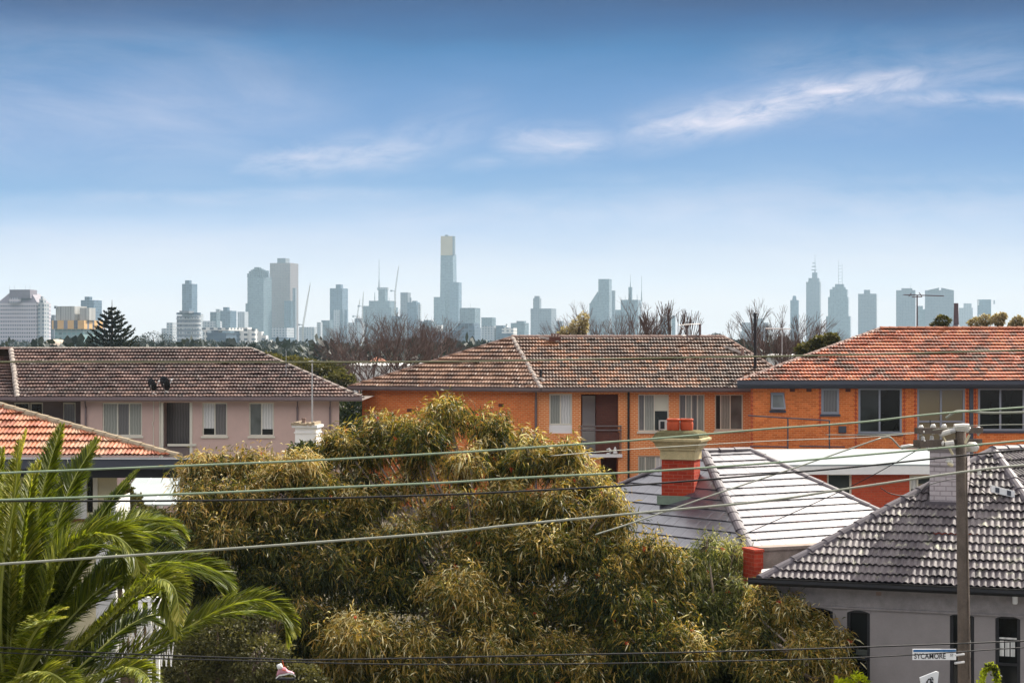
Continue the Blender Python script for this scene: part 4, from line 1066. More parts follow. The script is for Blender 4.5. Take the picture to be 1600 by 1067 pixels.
def gum_tree(label, base, clumps, mat_, leafn, llen=(.11, .21), lw=.022, seed=0, nm='gum_tree', flowers=0, twigm='twig', warm=None, trunk_r=.16, group=None):
    """clumps: (px, py, rx, ry, depth, density, tint shift)"""
    rg = np.random.default_rng(seed)
    T = thing(nm, base, label, 'tree', group)
    P = []; D = []; TT = []; WT = []; flw = []
    mb = MB(); tw_ = MB()
    top = Vector(base) + Vector((0, 0, 1.5)); mb.tube([base, Vector(base) + Vector((.05, 0, .8)), top], [trunk_r, trunk_r * .85, trunk_r * .7], 8)
    sub = []
    for c in clumps:      # every clump breaks into uneven tufts
        for j in range(4):
            q = rg.uniform(.50, .80); a_ = rg.uniform(0, 2 * math.pi) if j else -1.57
            sub.append((c[0] + math.cos(a_) * c[2] * .52, c[1] + math.sin(a_) * c[3] * .46, c[2] * q, c[3] * q * 1.1, c[4] + rg.normal(0, .35), c[5] * rg.uniform(.7, 1.25), c[6] + rg.normal(0, .07)))
    clumps = sub
    cs = [(W(c[0], c[1], c[4]), c[2] / 2800 * c[4], c[3] / 2800 * c[4], c[5], c[6]) for c in clumps]
    tot = sum(c[1] * c[2] * c[3] for c in cs)
    for (c, rx, rz, dn, ts) in cs:
        # limb to the clump
        m1 = top.lerp(c, .45) + Vector(rg.normal(0, .15, 3)) - Vector((0, 0, .1))
        pts = curve3([top, m1, c - Vector((0, 0, rz * .2)), c + Vector((rg.normal(0, .1), 0, rz * .5))], 9)
        mb.tube([tuple(p) for p in pts], [trunk_r * .3, .036, .032, .028, .025, .022, .018, .012, .007], 5)
        n = int(leafn * rx * rz * dn / tot); ns = max(6, n // 16); hue = rg.normal(0, .06)
        ry = (rx + rz) * .5
        u = norm(rg.normal(0, 1, (ns, 3))); rad = rg.uniform(.2, 1.0, ns) ** .55 * (1 + .22 * rg.normal(0, 1, ns))
        sc = np.array([rx, ry, rz]); ce = np.array(c)
        tipd = ce + u * rad[:, None] * sc
        st_ = ce + u * (rad[:, None] * .55) * sc - np.array([0, 0, rz * .12])
        vis = rg.choice(ns, size=min(ns, 24), replace=False)
        for i in vis: tw_.tube([tuple(ce + (st_[i] - ce) * .35), tuple(st_[i]), tuple(tipd[i])], [.014, .009, .003], 3, cap=False)
        stint = rg.normal(0, .15, ns) + ts + hue
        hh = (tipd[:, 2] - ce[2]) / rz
        for i in range(ns):
            m = 16; f = rg.uniform(.35, 1.05, m)
            p = st_[i] + (tipd[i] - st_[i]) * f[:, None] + rg.normal(0, .085, (m, 3))
            out = u[i] * .7 + np.array([0, 0, -.22]) + rg.normal(0, .82, (m, 3))
            P.append(p); D.append(out); TT.append(.36 + stint[i] + .17 * hh[i] + rg.normal(0, .27, m))  # upper leaves lighter, lower ones darker: crown light and shade painted into tint
        if flowers:
            k_ = min(ns, max(1, int(flowers * rx * rz / 1.6 + rg.random() - .5))); ii = rg.choice(ns, k_)
            flw.append(ce + u[ii] * (rad[ii, None] * 1.02) * sc)
    mb.build('trunk', M['bark'], T, True); tw_.build('twig', M[twigm], T)
    P = np.concatenate(P); D = np.concatenate(D); TT = np.concatenate(TT); N = len(P)
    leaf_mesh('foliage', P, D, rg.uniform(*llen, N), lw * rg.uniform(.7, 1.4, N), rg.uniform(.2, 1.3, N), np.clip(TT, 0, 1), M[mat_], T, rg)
    if flw:
        f = np.concatenate(flw); f = np.repeat(f, 14, 0); n = len(f)
        leaf_mesh('blossom', f + rg.normal(0, .02, (n, 3)), rg.normal(0, 1, (n, 3)), np.full(n, .045), np.full(n, .018), np.zeros(n), rg.uniform(0, 1, n), M['flower'], T, rg)
    return T

Z0 = 0
BT = [  # central crown; silhouette first, then the mass that bulges towards the viewer
 (700, 668, 70, 48, 39.5, 1.0, .12), (628, 690, 60, 42, 39.5, 1.0, .05), (765, 690, 55, 45, 39.5, .95, .10), (560, 715, 50, 36, 39.5, .9, -.05),
 (650, 725, 60, 34, 39.2, .36, .24), (735, 735, 62, 36, 39.2, .42, .24), (640, 765, 55, 30, 39, .36, .22), (535, 700, 44, 26, 39.6, .6, .05), (592, 668, 34, 22, 39.8, .6, .1), (815, 690, 30, 22, 39.6, .6, .14), (828, 735, 60, 42, 39, .9, .10), (890, 722, 48, 34, 39, .9, .16), (905, 765, 50, 40, 38.5, 1, .12),
 (570, 770, 52, 42, 38.5, .9, -.02), (700, 795, 70, 36, 38.5, .5, .18), (790, 800, 70, 45, 38.3, .85, .08), (875, 810, 70, 45, 38, 1, .10), (950, 800, 42, 42, 38, 1, .10),
 (520, 775, 55, 45, 38.5, .9, -.05), (540, 840, 70, 50, 38, 1, -.20), (640, 860, 80, 50, 37.8, 1, -.20), (745, 870, 80, 50, 37.5, 1, -.05), (850, 880, 80, 55, 37.3, 1.0, -.12),
 (945, 870, 70, 50, 37.3, 1.1, .02), (1015, 880, 48, 45, 37.5, 1, .02), (600, 930, 85, 50, 37, .9, -.30), (720, 945, 80, 50, 36.6, 1, .14), (835, 960, 80, 55, 36.8, .9, -.22),
 (940, 950, 75, 55, 36.8, .9, -.24), (1030, 950, 60, 50, 37, 1, -.05), (560, 1010, 80, 45, 36, 1.1, .22), (650, 1030, 75, 50, 36, 1.1, .14), (760, 1030, 80, 50, 36, 1.05, .12),
 (870, 1035, 80, 50, 36, 1, -.02), (970, 1030, 70, 55, 36.2, .8, -.26), (1050, 1030, 60, 55, 36.4, 1, -.02)]
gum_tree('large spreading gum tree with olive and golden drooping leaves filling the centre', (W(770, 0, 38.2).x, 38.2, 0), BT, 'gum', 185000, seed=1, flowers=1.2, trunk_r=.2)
AT = [(330, 745, 52, 34, 38.5, .9, .16), (395, 735, 55, 30, 38.5, .9, .16), (455, 745, 52, 34, 38.3, .9, .10), (315, 795, 45, 40, 38, 1, .05), (385, 800, 65, 48, 38, .9, .02), (465, 810, 62, 50, 38, .9, -.02),
      (345, 860, 62, 45, 37.6, .85, -.10), (430, 875, 70, 50, 37.4, .9, -.26), (300, 850, 36, 40, 37.8, .8, -.10), (490, 900, 60, 50, 37.2, .95, -.18), (400, 935, 70, 45, 37, .9, -.25), (470, 975, 60, 45, 36.6, 1, -.18), (330, 925, 55, 40, 37.2, .8, -.25)]
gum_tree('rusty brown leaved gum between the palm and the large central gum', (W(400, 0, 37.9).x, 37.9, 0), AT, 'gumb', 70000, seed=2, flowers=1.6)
CT = [(1105, 868, 52, 36, 39, .7, .05), (1150, 885, 38, 40, 39, .6, .05), (1075, 905, 48, 40, 38.6, .9, .0), (1130, 930, 60, 45, 38.4, 1, .0), (1090, 975, 65, 45, 38, 1, -.08), (1160, 980, 50, 50, 38, 1, .06), (1110, 1035, 70, 45, 37.4, 1, -.15), (1180, 1035, 45, 45, 37.4, 1, -.05)]
gum_tree('pale olive gum standing in front of the slate roofed cottage', (W(1120, 0, 38.4).x, 38.4, 0), CT, 'gumc', 30000, seed=3, llen=(.10, .18), flowers=.6)
DT = [(1245, 945, 42, 28, 36.5, 1, .22), (1195, 950, 40, 35, 36.4, 1, .12), (1232, 985, 55, 38, 36, 1, .18), (1285, 990, 38, 36, 36, 1, .16), (1190, 1010, 45, 40, 35.6, 1, .0), (1260, 1035, 60, 42, 35.4, 1, .08), (1310, 1030, 28, 45, 35.6, 1, .10), (1200, 1065, 60, 30, 35, 1, -.05), (1310, 1075, 30, 30, 35.4, 1, .0)]
gum_tree('small golden leaved gum in front of the grey corner house', (W(1245, 0, 35.2).x, 35.2, 0), DT, 'gum', 30000, seed=4, flowers=2.0)

def shrub(label, nm, cs, mat_, n, size=.09, seed=0, group=None, shape=1.0, cat='shrub', droop=0.0, stem=True):
    """leafy mass made of clumps (px, py, rx, ry, depth)"""
    rg = np.random.default_rng(seed + 100)
    c0 = cs[0]; b = W(c0[0], 0, c0[4]); b.z = 0
    T = thing(nm, b, label, cat, group)
    P = []; D = []; TT = []; tot = sum(c[2] * c[3] for c in cs)
    mb = MB()
    for c in cs:
        ce = np.array(W(c[0], c[1], c[4])); k_ = c[4] / 2800; sc = np.array([c[2] * k_, (c[2] + c[3]) * .4 * k_, c[3] * k_])
        m = int(n * c[2] * c[3] / tot); u = norm(rg.normal(0, 1, (m, 3)))
        lump = 1 + .18 * np.sin(u[:, 0] * 7 + c[0]) * np.cos(u[:, 2] * 6 + c[1]) + .10 * np.sin(u[:, 1] * 15) * np.sin(u[:, 2] * 17 + c[0])
        r = rg.uniform(.35, 1, m) ** .4 * lump
        P.append(ce + u * r[:, None] * sc); D.append(u + rg.normal(0, .7, (m, 3)) + np.array([0, 0, .25 - droop]))
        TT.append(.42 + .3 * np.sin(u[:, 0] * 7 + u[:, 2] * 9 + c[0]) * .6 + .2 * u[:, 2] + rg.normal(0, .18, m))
        if stem: mb.tube([b, tuple(ce - np.array([0, 0, sc[2] * .3])), tuple(ce + np.array([0, 0, sc[2] * .4]))], [.09 * size / .09, .05 * size / .09, .01], 5)
    if stem: mb.build('trunk', M['twig'], T)
    P = np.concatenate(P); N = len(P)
    leaf_mesh('foliage', P, np.concatenate(D), size * rg.uniform(.7, 1.4, N), size * .55 * rg.uniform(.7, 1.3, N), rg.uniform(0, .5, N), np.clip(np.concatenate(TT), 0, 1), M[mat_], T, rg)
    return T
shrub('dark green bush at the foot of the white chimney stack', 'bush', [(478, 712, 30, 22, 55), (458, 722, 16, 14, 55), (500, 722, 22, 16, 55)], 'hedge', 3500, .10, 1)
shrub('dark green clipped shrub behind the arching palm fronds', 'bush', [(225, 830, 40, 35, 36), (262, 838, 34, 26, 36), (205, 860, 30, 30, 36), (240, 870, 45, 30, 36)], 'hedge', 9000, .06, 2)
shrub('olive bushy conifer in front of the white carport roof', 'bush', [(200, 790, 26, 22, 50), (195, 770, 12, 14, 50), (232, 808, 40, 14, 50)], 'hedgeo', 4500, .10, 3)
shrub('bright lime yellow shrub showing through the palm fronds', 'bush', [(198, 885, 26, 28, 33), (232, 930, 34, 26, 33), (215, 955, 30, 16, 33), (185, 862, 14, 14, 33)], 'lime', 3200, .075, 4)
shrub('tangled green undergrowth bush left of the hanging shoe', 'bush', [(340, 1000, 60, 45, 34), (400, 1030, 60, 40, 34), (290, 1040, 60, 40, 34), (380, 960, 50, 30, 34.5), (450, 1060, 60, 30, 34)], 'hedgeo', 11000, .075, 5)
shrub('sprig of bright yellow green leaves at the right edge of the brown gum', 'bush', [(392, 895, 22, 9, 37), (376, 904, 10, 6, 37)], 'lime', 130, .07, 6, stem=False)
shrub('bright green weeds at the foot of the grey house', 'bush', [(1340, 1068, 14, 16, 34), (1318, 1074, 16, 12, 34)], 'lime', 200, .12, 8)
shrub('tall dark hedge seen in the gap between the pink and orange blocks', 'hedge', [(545, 650, 42, 32, 108), (570, 640, 30, 25, 108), (520, 660, 30, 25, 108)], 'hedge', 5000, .22, 9)
shrub('olive green hedge behind the right slope of the pink block roof', 'hedge', [(445, 572, 42, 14, 120), (490, 582, 50, 18, 118), (530, 598, 30, 14, 116), (415, 560, 26, 8, 122)], 'hedgeo', 9000, .22, 10)
shrub('dark green shrub beside the left hip of the red roof', 'bush', [(1285, 537, 20, 11, 100), (1266, 547, 22, 10, 100), (1300, 530, 10, 8, 100)], 'hedgeo', 2600, .20, 11)
shrub('pale golden shrub rising behind the ridge of the brown roof', 'bush', [(905, 512, 14, 14, 110), (890, 520, 14, 10, 110), (912, 500, 7, 12, 110), (880, 524, 8, 6, 110)], 'gold', 1500, .16, 12)
for i, (lb, cs, mt) in enumerate((('small bronze bush left of the flue on the red roof ridge', [(1473, 502, 11, 9, 105), (1462, 509, 8, 5, 105)], 'hedgeo'), ('pale twiggy bush right of the flue on the red roof ridge', [(1526, 505, 12, 8, 104), (1540, 500, 9, 8, 104)], 'gold'), ('golden round bush above the red roof ridge', [(1560, 500, 9, 9, 103), (1566, 495, 6, 6, 103)], 'gold'), ('rightmost square topped golden bush above the red roof ridge', [(1590, 503, 9, 8, 102), (1582, 508, 6, 4, 102)], 'gold'))):
    shrub(lb, 'bush', cs, mt, 900, .15, 20 + i, 'bushes above the red roof ridge')

# dark understorey mass below the gums
rg = np.random.default_rng(91); P = []; D = []; TT = []
for i in range(150):
    x = rg.uniform(-7.6, 6.2); yd = 39.6 + rg.uniform(-.6, 1.4) - (1.6 if x > 4 else 0); h = rg.uniform(.6, 3.2 if x < 3.6 else 1.6); m = 330
    u = norm(rg.normal(0, 1, (m, 3))); P.append(np.array([x, yd, h * .55]) + u * np.array([.6, .5, h * .55]) * rg.uniform(.3, 1, (m, 1)) ** .4); D.append(u + rg.normal(0, .8, (m, 3))); TT.append(np.clip(.35 + rg.normal(0, .22, m), 0, 1))
P = np.concatenate(P); N = len(P)
tag(leaf_mesh('undergrowth', P, np.concatenate(D), rg.uniform(.10, .2, N), rg.uniform(.04, .07, N), rg.uniform(0, .5, N), np.concatenate(TT), M['hedgeo'], None, rg), 'dark leafy undergrowth in the gaps beneath the gum trees', 'undergrowth', kind='stuff')

def bare_tree(label, px, pyb, pyt, Yd, spread, seed, mat_='baretwig', n0=5, depth=6, group='leafless winter trees'):
    rr = random.Random(seed); b = W(px, pyb, Yd); b.z = 0
    H = W(px, pyt, Yd).z * 1.16
    T = thing('bare_tree', b, label, 'tree', group)
    mb = MB(); tw_ = MB() if depth > 5 else mb
    h0 = H * .30
    if seed in (14,): h0 = H * .45
    mb.tube([b, b + Vector((0, 0, h0))], [H * .028, H * .02], 6)
    def grow(p, d, L, r, k):
        q = p + d * L; mid = p + d * L * .5 + Vector((rr.uniform(-1, 1), rr.uniform(-1, 1), rr.uniform(-.5, 1))) * L * .07
        (mb if k > 3 else tw_).tube([p, mid, q], [r, r * .82, r * .62], 4 if k > 3 else 3, cap=False)
        if k == 0: return
        for i in range(rr.choice((2, 3, 3))):
            dd = (d + Vector((rr.uniform(-1, 1) * spread, rr.uniform(-1, 1) * spread, rr.uniform(-.25, .75))) * .62).normalized()
            grow(q, dd, L * rr.uniform(.66, .86), r * .62, k - 1)
    for i in range(n0):
        a = 2 * math.pi * i / n0 + rr.random()
        d = Vector((math.cos(a) * spread * .75, math.sin(a) * spread * .75, 1)).normalized()
        grow(b + Vector((0, 0, h0 * rr.uniform(.7, 1))), d, H * .21, H * .013, depth)
    mb.build('trunk', M[mat_], T)
    if tw_ is not mb: tw_.build('twig', M[mat_], T)
    return T
bare_tree('wide leafless tree with reddish twigs, left one between the apartment roofs', 590, 600, 522, 135, 1.15, 3, n0=8, depth=6)
bare_tree('leafless tree with dark reddish twigs, right one between the apartment roofs', 648, 600, 518, 140, 1.0, 5, n0=8, depth=6)
bare_tree('leafless tree above the middle of the brown roof ridge', 955, 600, 512, 125, .85, 8, n0=8, depth=6)
bare_tree('slender leafless tree between the two aerials above the brown roof', 1053, 600, 500, 120, .35, 9, n0=3, depth=4)
bare_tree('grey leafless tree behind the left end of the red roof', 1240, 600, 540, 125, .85, 12, n0=8, depth=6)
bare_tree('thin leafless tree right of the black roof pole', 1208, 600, 530, 120, .8, 14, n0=4, depth=5)
bare_tree('small leafless brown tree low in the gap between apartment roofs', 560, 600, 552, 125, 1.1, 15, n0=6, depth=5)

# Norfolk pine
T = thing('norfolk_pine', (W(182, 0, 260).x, 260, 0), 'dark norfolk pine with upswept tiers above the brown roof of the pink block', 'tree')
rg = np.random.default_rng(5); kk = 260 / 2800; top = W(175, 482, 260); bx = top.x
mb = MB(); mb.tube([(bx, 260, 0), (bx, 260, top.z * .6), (bx, 260, top.z - .6), (bx, 260, top.z + 1.3)], [.35, .25, .09, .02], 8); mb.build('trunk', M['twig'], T)
P = []; D = []; TT = []
nt = 12
for k in range(nt):
    z = top.z - .15 - k * 6.6 * kk * .96 ; Lb = (9 + k * 3.9 if k < 6 else 33 + (k - 6) * 2.0) * kk
    if k == 0: Lb = 4 * kk
    nb_ = 7 if k < 2 else 9
    for i in range(nb_):
        a = 2 * math.pi * (i + .37 * k) / nb_ + rg.normal(0, .08); L2_ = Lb * rg.uniform(.85, 1.1)
        d = np.array([math.cos(a), math.sin(a), 0]); m = int(26 + 90 * L2_ / 3)
        t_ = rg.uniform(.12, 1, m); zz_ = -.10 * np.sin(t_ * 2.2) * L2_ + .42 * L2_ * t_ ** 1.7
        wdt = .26 * (1 - t_ * .6)
        p = np.array([bx, 260, z]) + d * (t_ * L2_)[:, None]; p[:, 2] += zz_ - .15 * L2_
        p += rg.normal(0, 1, (m, 3)) * (wdt * np.array([.35]))[:, None] * np.array([1, 1, .45])
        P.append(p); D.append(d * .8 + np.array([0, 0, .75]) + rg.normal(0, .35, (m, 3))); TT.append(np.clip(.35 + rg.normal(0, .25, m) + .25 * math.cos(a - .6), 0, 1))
P = np.concatenate(P); N = len(P)
leaf_mesh('foliage', P, np.concatenate(D), rg.uniform(.30, .50, N), np.full(N, .16), np.zeros(N), np.concatenate(TT), M['pine'], T, rg)

# far tree line: individual crowns fading in the haze
FT = [(240, 530, 34, 14, 700, 'broad dark far tree right of the norfolk pine'), (216, 537, 20, 10, 520, 'low far tree at the foot of the norfolk pine'), (311, 537, 12, 8, 600, 'small round far tree in front of the drum shaped tower'), (353, 541, 14, 8, 600, 'small domed far tree right of the drum shaped tower'),
      (270, 543, 22, 8, 500, 'flat far tree crown above the pink block ridge'), (388, 543, 26, 9, 620, 'grey far tree above the right end of the pink block ridge'), (425, 545, 20, 12, 650, 'grey far tree left of the large dark tree'), (455, 548, 24, 11, 560, 'pale far tree in the gap left of the conifer'),
      (517, 552, 24, 17, 330, 'large dark rounded tree in the gap between roofs'), (484, 555, 6, 9, 330, 'small dark cone shaped tree in the gap between roofs'), (540, 548, 18, 13, 420, 'dark tree just right of the large rounded tree'), (705, 545, 22, 8, 500, 'far tree at the left hip of the brown roof'),
      (680, 552, 30, 12, 420, 'dull green tree low behind the left hip of the brown roof'), (1118, 527, 14, 7, 420, 'dark far tree above the right end of the brown ridge'), (1140, 534, 12, 6, 400, 'dark low tree right of the brown ridge end'), (1090, 533, 20, 7, 600, 'far tree behind the thick aerial post'),
      (60, 548, 30, 8, 600, 'far tree below the white office block'), (150, 546, 30, 8, 650, 'far tree left of the norfolk pine trunk'), (1190, 541, 22, 9, 500, 'far tree behind the black roof pole'), (1240, 545, 30, 9, 560, 'far tree behind the grey leafless tree'),
      (600, 556, 34, 12, 480, 'hazy far tree behind the leafless trees'), (640, 552, 34, 12, 520, 'second hazy far tree behind the leafless trees'), (760, 545, 40, 10, 700, 'far tree behind the brown roof peak'), (900, 540, 50, 9, 800, 'far wide tree behind the brown roof ridge'), (1000, 540, 50, 9, 820, 'far wide tree behind the leafless ridge tree')]
for i, (px, py, rx, ry, Yd, lb) in enumerate(FT):
    sz = Yd / 2800 * 2.6
    cs = [(px, py, rx * .62, ry * .9, Yd), (px - rx * .5, py + ry * .25, rx * .5, ry * .75, Yd), (px + rx * .5, py + ry * .2, rx * .5, ry * .8, Yd + 4)]
    if rx < 8: cs = [(px, py, rx * .7, ry * .6, Yd), (px, py - ry * .55, rx * .35, ry * .6, Yd), (px, py + ry * .5, rx, ry * .5, Yd)]
    shrub(lb, 'tree', cs, 'far', 1500, sz * .8, 40 + i, 'hazy trees beyond the roofs', cat='tree')

# far-off wood of suburban street trees, one mass nobody could count
rg = np.random.default_rng(55); P = []; D = []; LL = []; TT = []
for i in range(1100):
    Yd = 300 + 1500 * rg.random() ** 1.3; x = rg.uniform(-.42, .42) * Yd; h = rg.uniform(4.5, 8.2); r = h * rg.uniform(.45, .75); m = 46
    u = norm(rg.normal(0, 1, (m, 3))); P.append(np.array([x, Yd, h * .55]) + u * np.array([r, r, h * .45]) * rg.uniform(.6, 1.05, (m, 1))); D.append(u + rg.normal(0, .6, (m, 3)))
    LL.append(np.full(m, h * .26)); TT.append(np.clip(.4 + rg.normal(0, .15) + rg.normal(0, .15, m), 0, 1))
P = np.concatenate(P); N = len(P); LL = np.concatenate(LL)
tag(leaf_mesh('distant_treetops', P, np.concatenate(D), LL, LL * .7, np.zeros(N), np.concatenate(TT), M['far'], None, rg), 'hazy belt of suburban treetops below the skyline', 'trees', kind='stuff')

# roofs glimpsed beyond
for lb, px0, px1, py0, py1, Yd, mt in (('small orange gabled roof in the gap behind the leafless trees', 573, 602, 557, 566, 230, 'ridge_orange'), ('low white shed roof behind the left hip of the brown roof', 545, 640, 567, 571, 190, 'whiteold'), ('long pale low roof seen behind the right end of the brown roof', 1205, 1260, 553, 558, 150, 'whiteold')):
    a = W(px0, py1, Yd); b = W(px1, py1, Yd); h = W(px0, py0, Yd).z
    T = thing('house', (a.x, Yd, 0), lb, 'house'); mb = MB(); mb.box(a.x + .3, b.x - .3, Yd + .3, Yd + 5.7, 0, a.z); mb.build('wall', M['cream'] if 'orange' in lb else M['whiteold'], T)
    mb = MB(); m_ = (a.x + b.x) / 2; e_ = (b.x - a.x) * (.5 if 'orange' in lb else .12)
    p = [Vector((a.x, Yd, a.z)), Vector((b.x, Yd, a.z)), Vector((b.x, Yd + 6, a.z)), Vector((a.x, Yd + 6, a.z))]
    r0, r1 = Vector((a.x + e_, Yd + 3, h)), Vector((b.x - e_ + .01, Yd + 3, h))
    for f in ([p[0], p[1], r1, r0], [p[2], p[3], r0, r1], [p[3], p[0], r0], [p[1], p[2], r1], p[::-1]): mb.poly(f)
    mb.build('roof', M[mt], T)
# domed roof at the left
T = thing('domed_building', (W(88, 0, 420).x, 420, 0), 'large beige dome rising behind the roof of the pink block', 'building')
c_ = W(88, 549, 420); k_ = 420 / 2800
mb = MB(); mb.lathe((c_.x, 420, c_.z), [(27 * k_ * math.cos(a), 19 * k_ * math.sin(a)) for a in np.linspace(0, math.pi / 2 - .01, 14)], 40); mb.build('dome', plain('beige_dome_cladding', (0.50, 0.42, 0.33), .8, .2, var=.12, scale=.3), T, True)
mb = MB(); mb.lathe((c_.x, 420, 0), [(28 * k_, 0), (28 * k_, c_.z)], 40); mb.build('drum', M['whiteold'], T)

# ------------------------------------------------------------------ palm
T = thing('palm_tree', (W(15, 0, 21).x, 21.2, 0), 'large feathery palm with arching green fronds in the lower left corner', 'tree')
cr = W(12, 1090, 21)
mb = MB(); mb.tube([(cr.x, 21.2, 0), (cr.x + .05, 21.15, 1.6), (cr.x, 21, cr.z - .2), (cr.x, 21, cr.z + .35)], [.34, .30, .30, .12], 14)
for i in range(60):
    a = i * 2.4; z = cr.z * i / 62; mb.box(-.09, .09, -.05, .05, -.03, .07, (lambda a, z: (lambda p: Vector((cr.x + math.cos(a) * (.31 + p.y) - math.sin(a) * p.x, 21.1 + math.sin(a) * (.31 + p.y) + math.cos(a) * p.x, z + p.z))))(a, z))
mb.build('trunk', M['palmtrunk'], T)
prg = np.random.default_rng(77)
def frond(pts, dep, wid=.42, dens=1.0, tint=.45, vee=.5, droop=.35, bleach=0):
    """pts in photo pixels; dep = depth at base and tip"""
    n = len(pts); P3 = [tuple(W(x, y, dep[0] + (dep[1] - dep[0]) * i / (n - 1))) for i, (x, y) in enumerate(pts)]
    C_ = curve3(P3, 30); Ln = np.linalg.norm(np.diff(C_, axis=0), axis=1).sum()
    mb = MB(); mb.tube([tuple(p) for p in C_], list(np.linspace(.028, .004, 30)), 5, cap=False)
    fo = mb.build('frond', M['palmstem'], T, True)
    m = int(Ln * 105 * dens); t_ = np.linspace(.10, .995, m)
    idx = t_ * 29; i0 = np.minimum(idx.astype(int), 28); f = (idx - i0)[:, None]
    pos = C_[i0] * (1 - f) + C_[i0 + 1] * f; tg = norm(C_[i0 + 1] - C_[i0])
    up = np.array([[0, -.35, 1.0]]); side = norm(np.cross(tg, np.repeat(up, m, 0))); upv = np.cross(side, tg)
    prof = np.sin(np.clip(t_ * .86 + .12, 0, 1) * math.pi) ** .7 * (1 - .25 * t_)
    PP = []; DD = []; LL = []; TTt = []
    for sg in (-1, 1):
        sweep = (.85 + .9 * t_)[:, None]
        d = side * sg * 1.0 + tg * sweep + upv * vee + prg.normal(0, .09, (m, 3))
        PP.append(pos); DD.append(d); LL.append(wid * 1.35 * prof * prg.uniform(.85, 1.12, m)); TTt.append(np.clip(tint + prg.normal(0, .14, m) + .25 * (t_ > .9) + (.35 * bleach * t_), 0, 1))
    P_ = np.concatenate(PP); N = len(P_)
    leaf_mesh('leaflet', P_, np.concatenate(DD), np.concatenate(LL), np.full(N, .018), np.full(N, droop) * prg.uniform(.5, 1.6, N), np.concatenate(TTt), M['palm'], fo, prg, roll=prg.normal(.3, .5, N))
    return fo
B0 = (12, 1090)
for a in [
 (([B0, (34, 940), (54, 830), (72, 745), (97, 664)]), (21, 21.6), .45, .42), (([B0, (45, 960), (80, 850), (110, 760), (153, 686)]), (21, 22.2), .50, .35),
 (([B0, (64, 960), (92, 882), (130, 842), (174, 836), (204, 856), (219, 892)]), (21, 20.2), .46, .55), (([B0, (70, 960), (120, 868), (165, 800), (217, 731)]), (21, 22.6), .30, .22),
 (([B0, (80, 960), (140, 862), (186, 824), (228, 812), (262, 818), (290, 840)]), (21, 22.6), .42, .50), (([B0, (95, 985), (165, 915), (225, 886), (276, 879), (318, 886), (346, 902), (362, 930)]), (21, 21.6), .46, .45),
 (([B0, (110, 1020), (170, 965), (220, 920), (252, 905), (274, 922), (281, 972)]), (21, 19.6), .40, .62), (([B0, (130, 1062), (210, 1022), (285, 985), (350, 950), (402, 938), (440, 955), (462, 990)]), (21, 21), .42, .52),
 (([B0, (40, 1040), (56, 985), (72, 960), (105, 950)]), (21, 19.4), .30, .60), (([B0, (110, 1085), (160, 1056), (205, 1043), (232, 1060), (240, 1100)]), (21, 19.0), .32, .55),
 (([B0, (14, 960), (18, 850), (24, 760), (42, 672)]), (21, 20.4), .42, .72), (([B0, (-5, 980), (-14, 880), (-8, 780), (4, 700)]), (21, 21), .45, .5),
 (([B0, (0, 1000), (-25, 930), (-60, 880), (-110, 860)]), (21, 21.8), .42, .45), (([B0, (30, 1010), (60, 930), (84, 880), (98, 800)]), (21, 22), .42, .3),
 (([B0, (100, 1060), (150, 1020), (190, 985), (240, 960), (270, 975)]), (21, 22.5), .38, .2), (([B0, (60, 1040), (110, 960), (170, 880), (196, 850)]), (21, 23), .34, .15),
 (([B0, (-10, 1060), (-60, 1010), (-110, 1010)]), (21, 20), .42, .5), (([B0, (30, 1075), (70, 1050), (110, 1075), (130, 1120)]), (21, 18.6), .36, .6), (([B0, (20, 1000), (10, 930), (20, 860), (60, 800)]), (21, 22.4), .45, .3),
 (([B0, (25, 1000), (38, 900), (40, 800), (62, 720)]), (21, 21.2), .42, .55)]:
    frond(a[0], a[1], a[2], 1.0, a[3])
    q_ = random.Random(int(a[0][2][0] * 7 + a[0][2][1]))
    if len(a[0]) >= 5 and int(a[0][2][0]) % 3 != 1: frond([(x + q_.uniform(-9, 9) - 8, y + q_.uniform(-8, 10) + 14) for x, y in a[0]], (a[1][0], a[1][1] + q_.choice((-.7, .9))), a[2], .9, max(.2, a[3] - .12))

# white trellis fence in the garden
T = thing('trellis_fence', W(215, 1060, 32), 'white timber trellis and rail seen through the palm fronds', 'fence')
wt = Wall(W(215, 0, 32).x, 32, 1, 0); k = wt.U
slab(wt, k(212), k(250), 0, .12, wt.Z(230, 940), wt.Z(230, 933), M['white'], T, 'top_rail')
for px_ in (218, 233, 246): slab(wt, k(px_ - 2.5), k(px_ + 2.5), .02, .10, .0, wt.Z(230, 940), M['white'], T, 'post')
mb = MB()
for i in range(12):
    u0 = k(182) + i * .085; zt_, zb_ = wt.Z(200, 966), wt.Z(200, 1040)
    mb.tube([wt.P(u0, .03, zt_), wt.P(u0 + .05, .03, zt_ - .22), wt.P(u0, .03, zt_ - .44), wt.P(u0 + .05, .03, zb_)], .011, 4)
    mb.tube([wt.P(u0 + .085, .0, zt_), wt.P(u0 + .035, .0, zt_ - .22), wt.P(u0 + .085, .0, zt_ - .44), wt.P(u0 + .035, .0, zb_)], .011, 4)
mb.build('lattice', M['whiteold'], T)

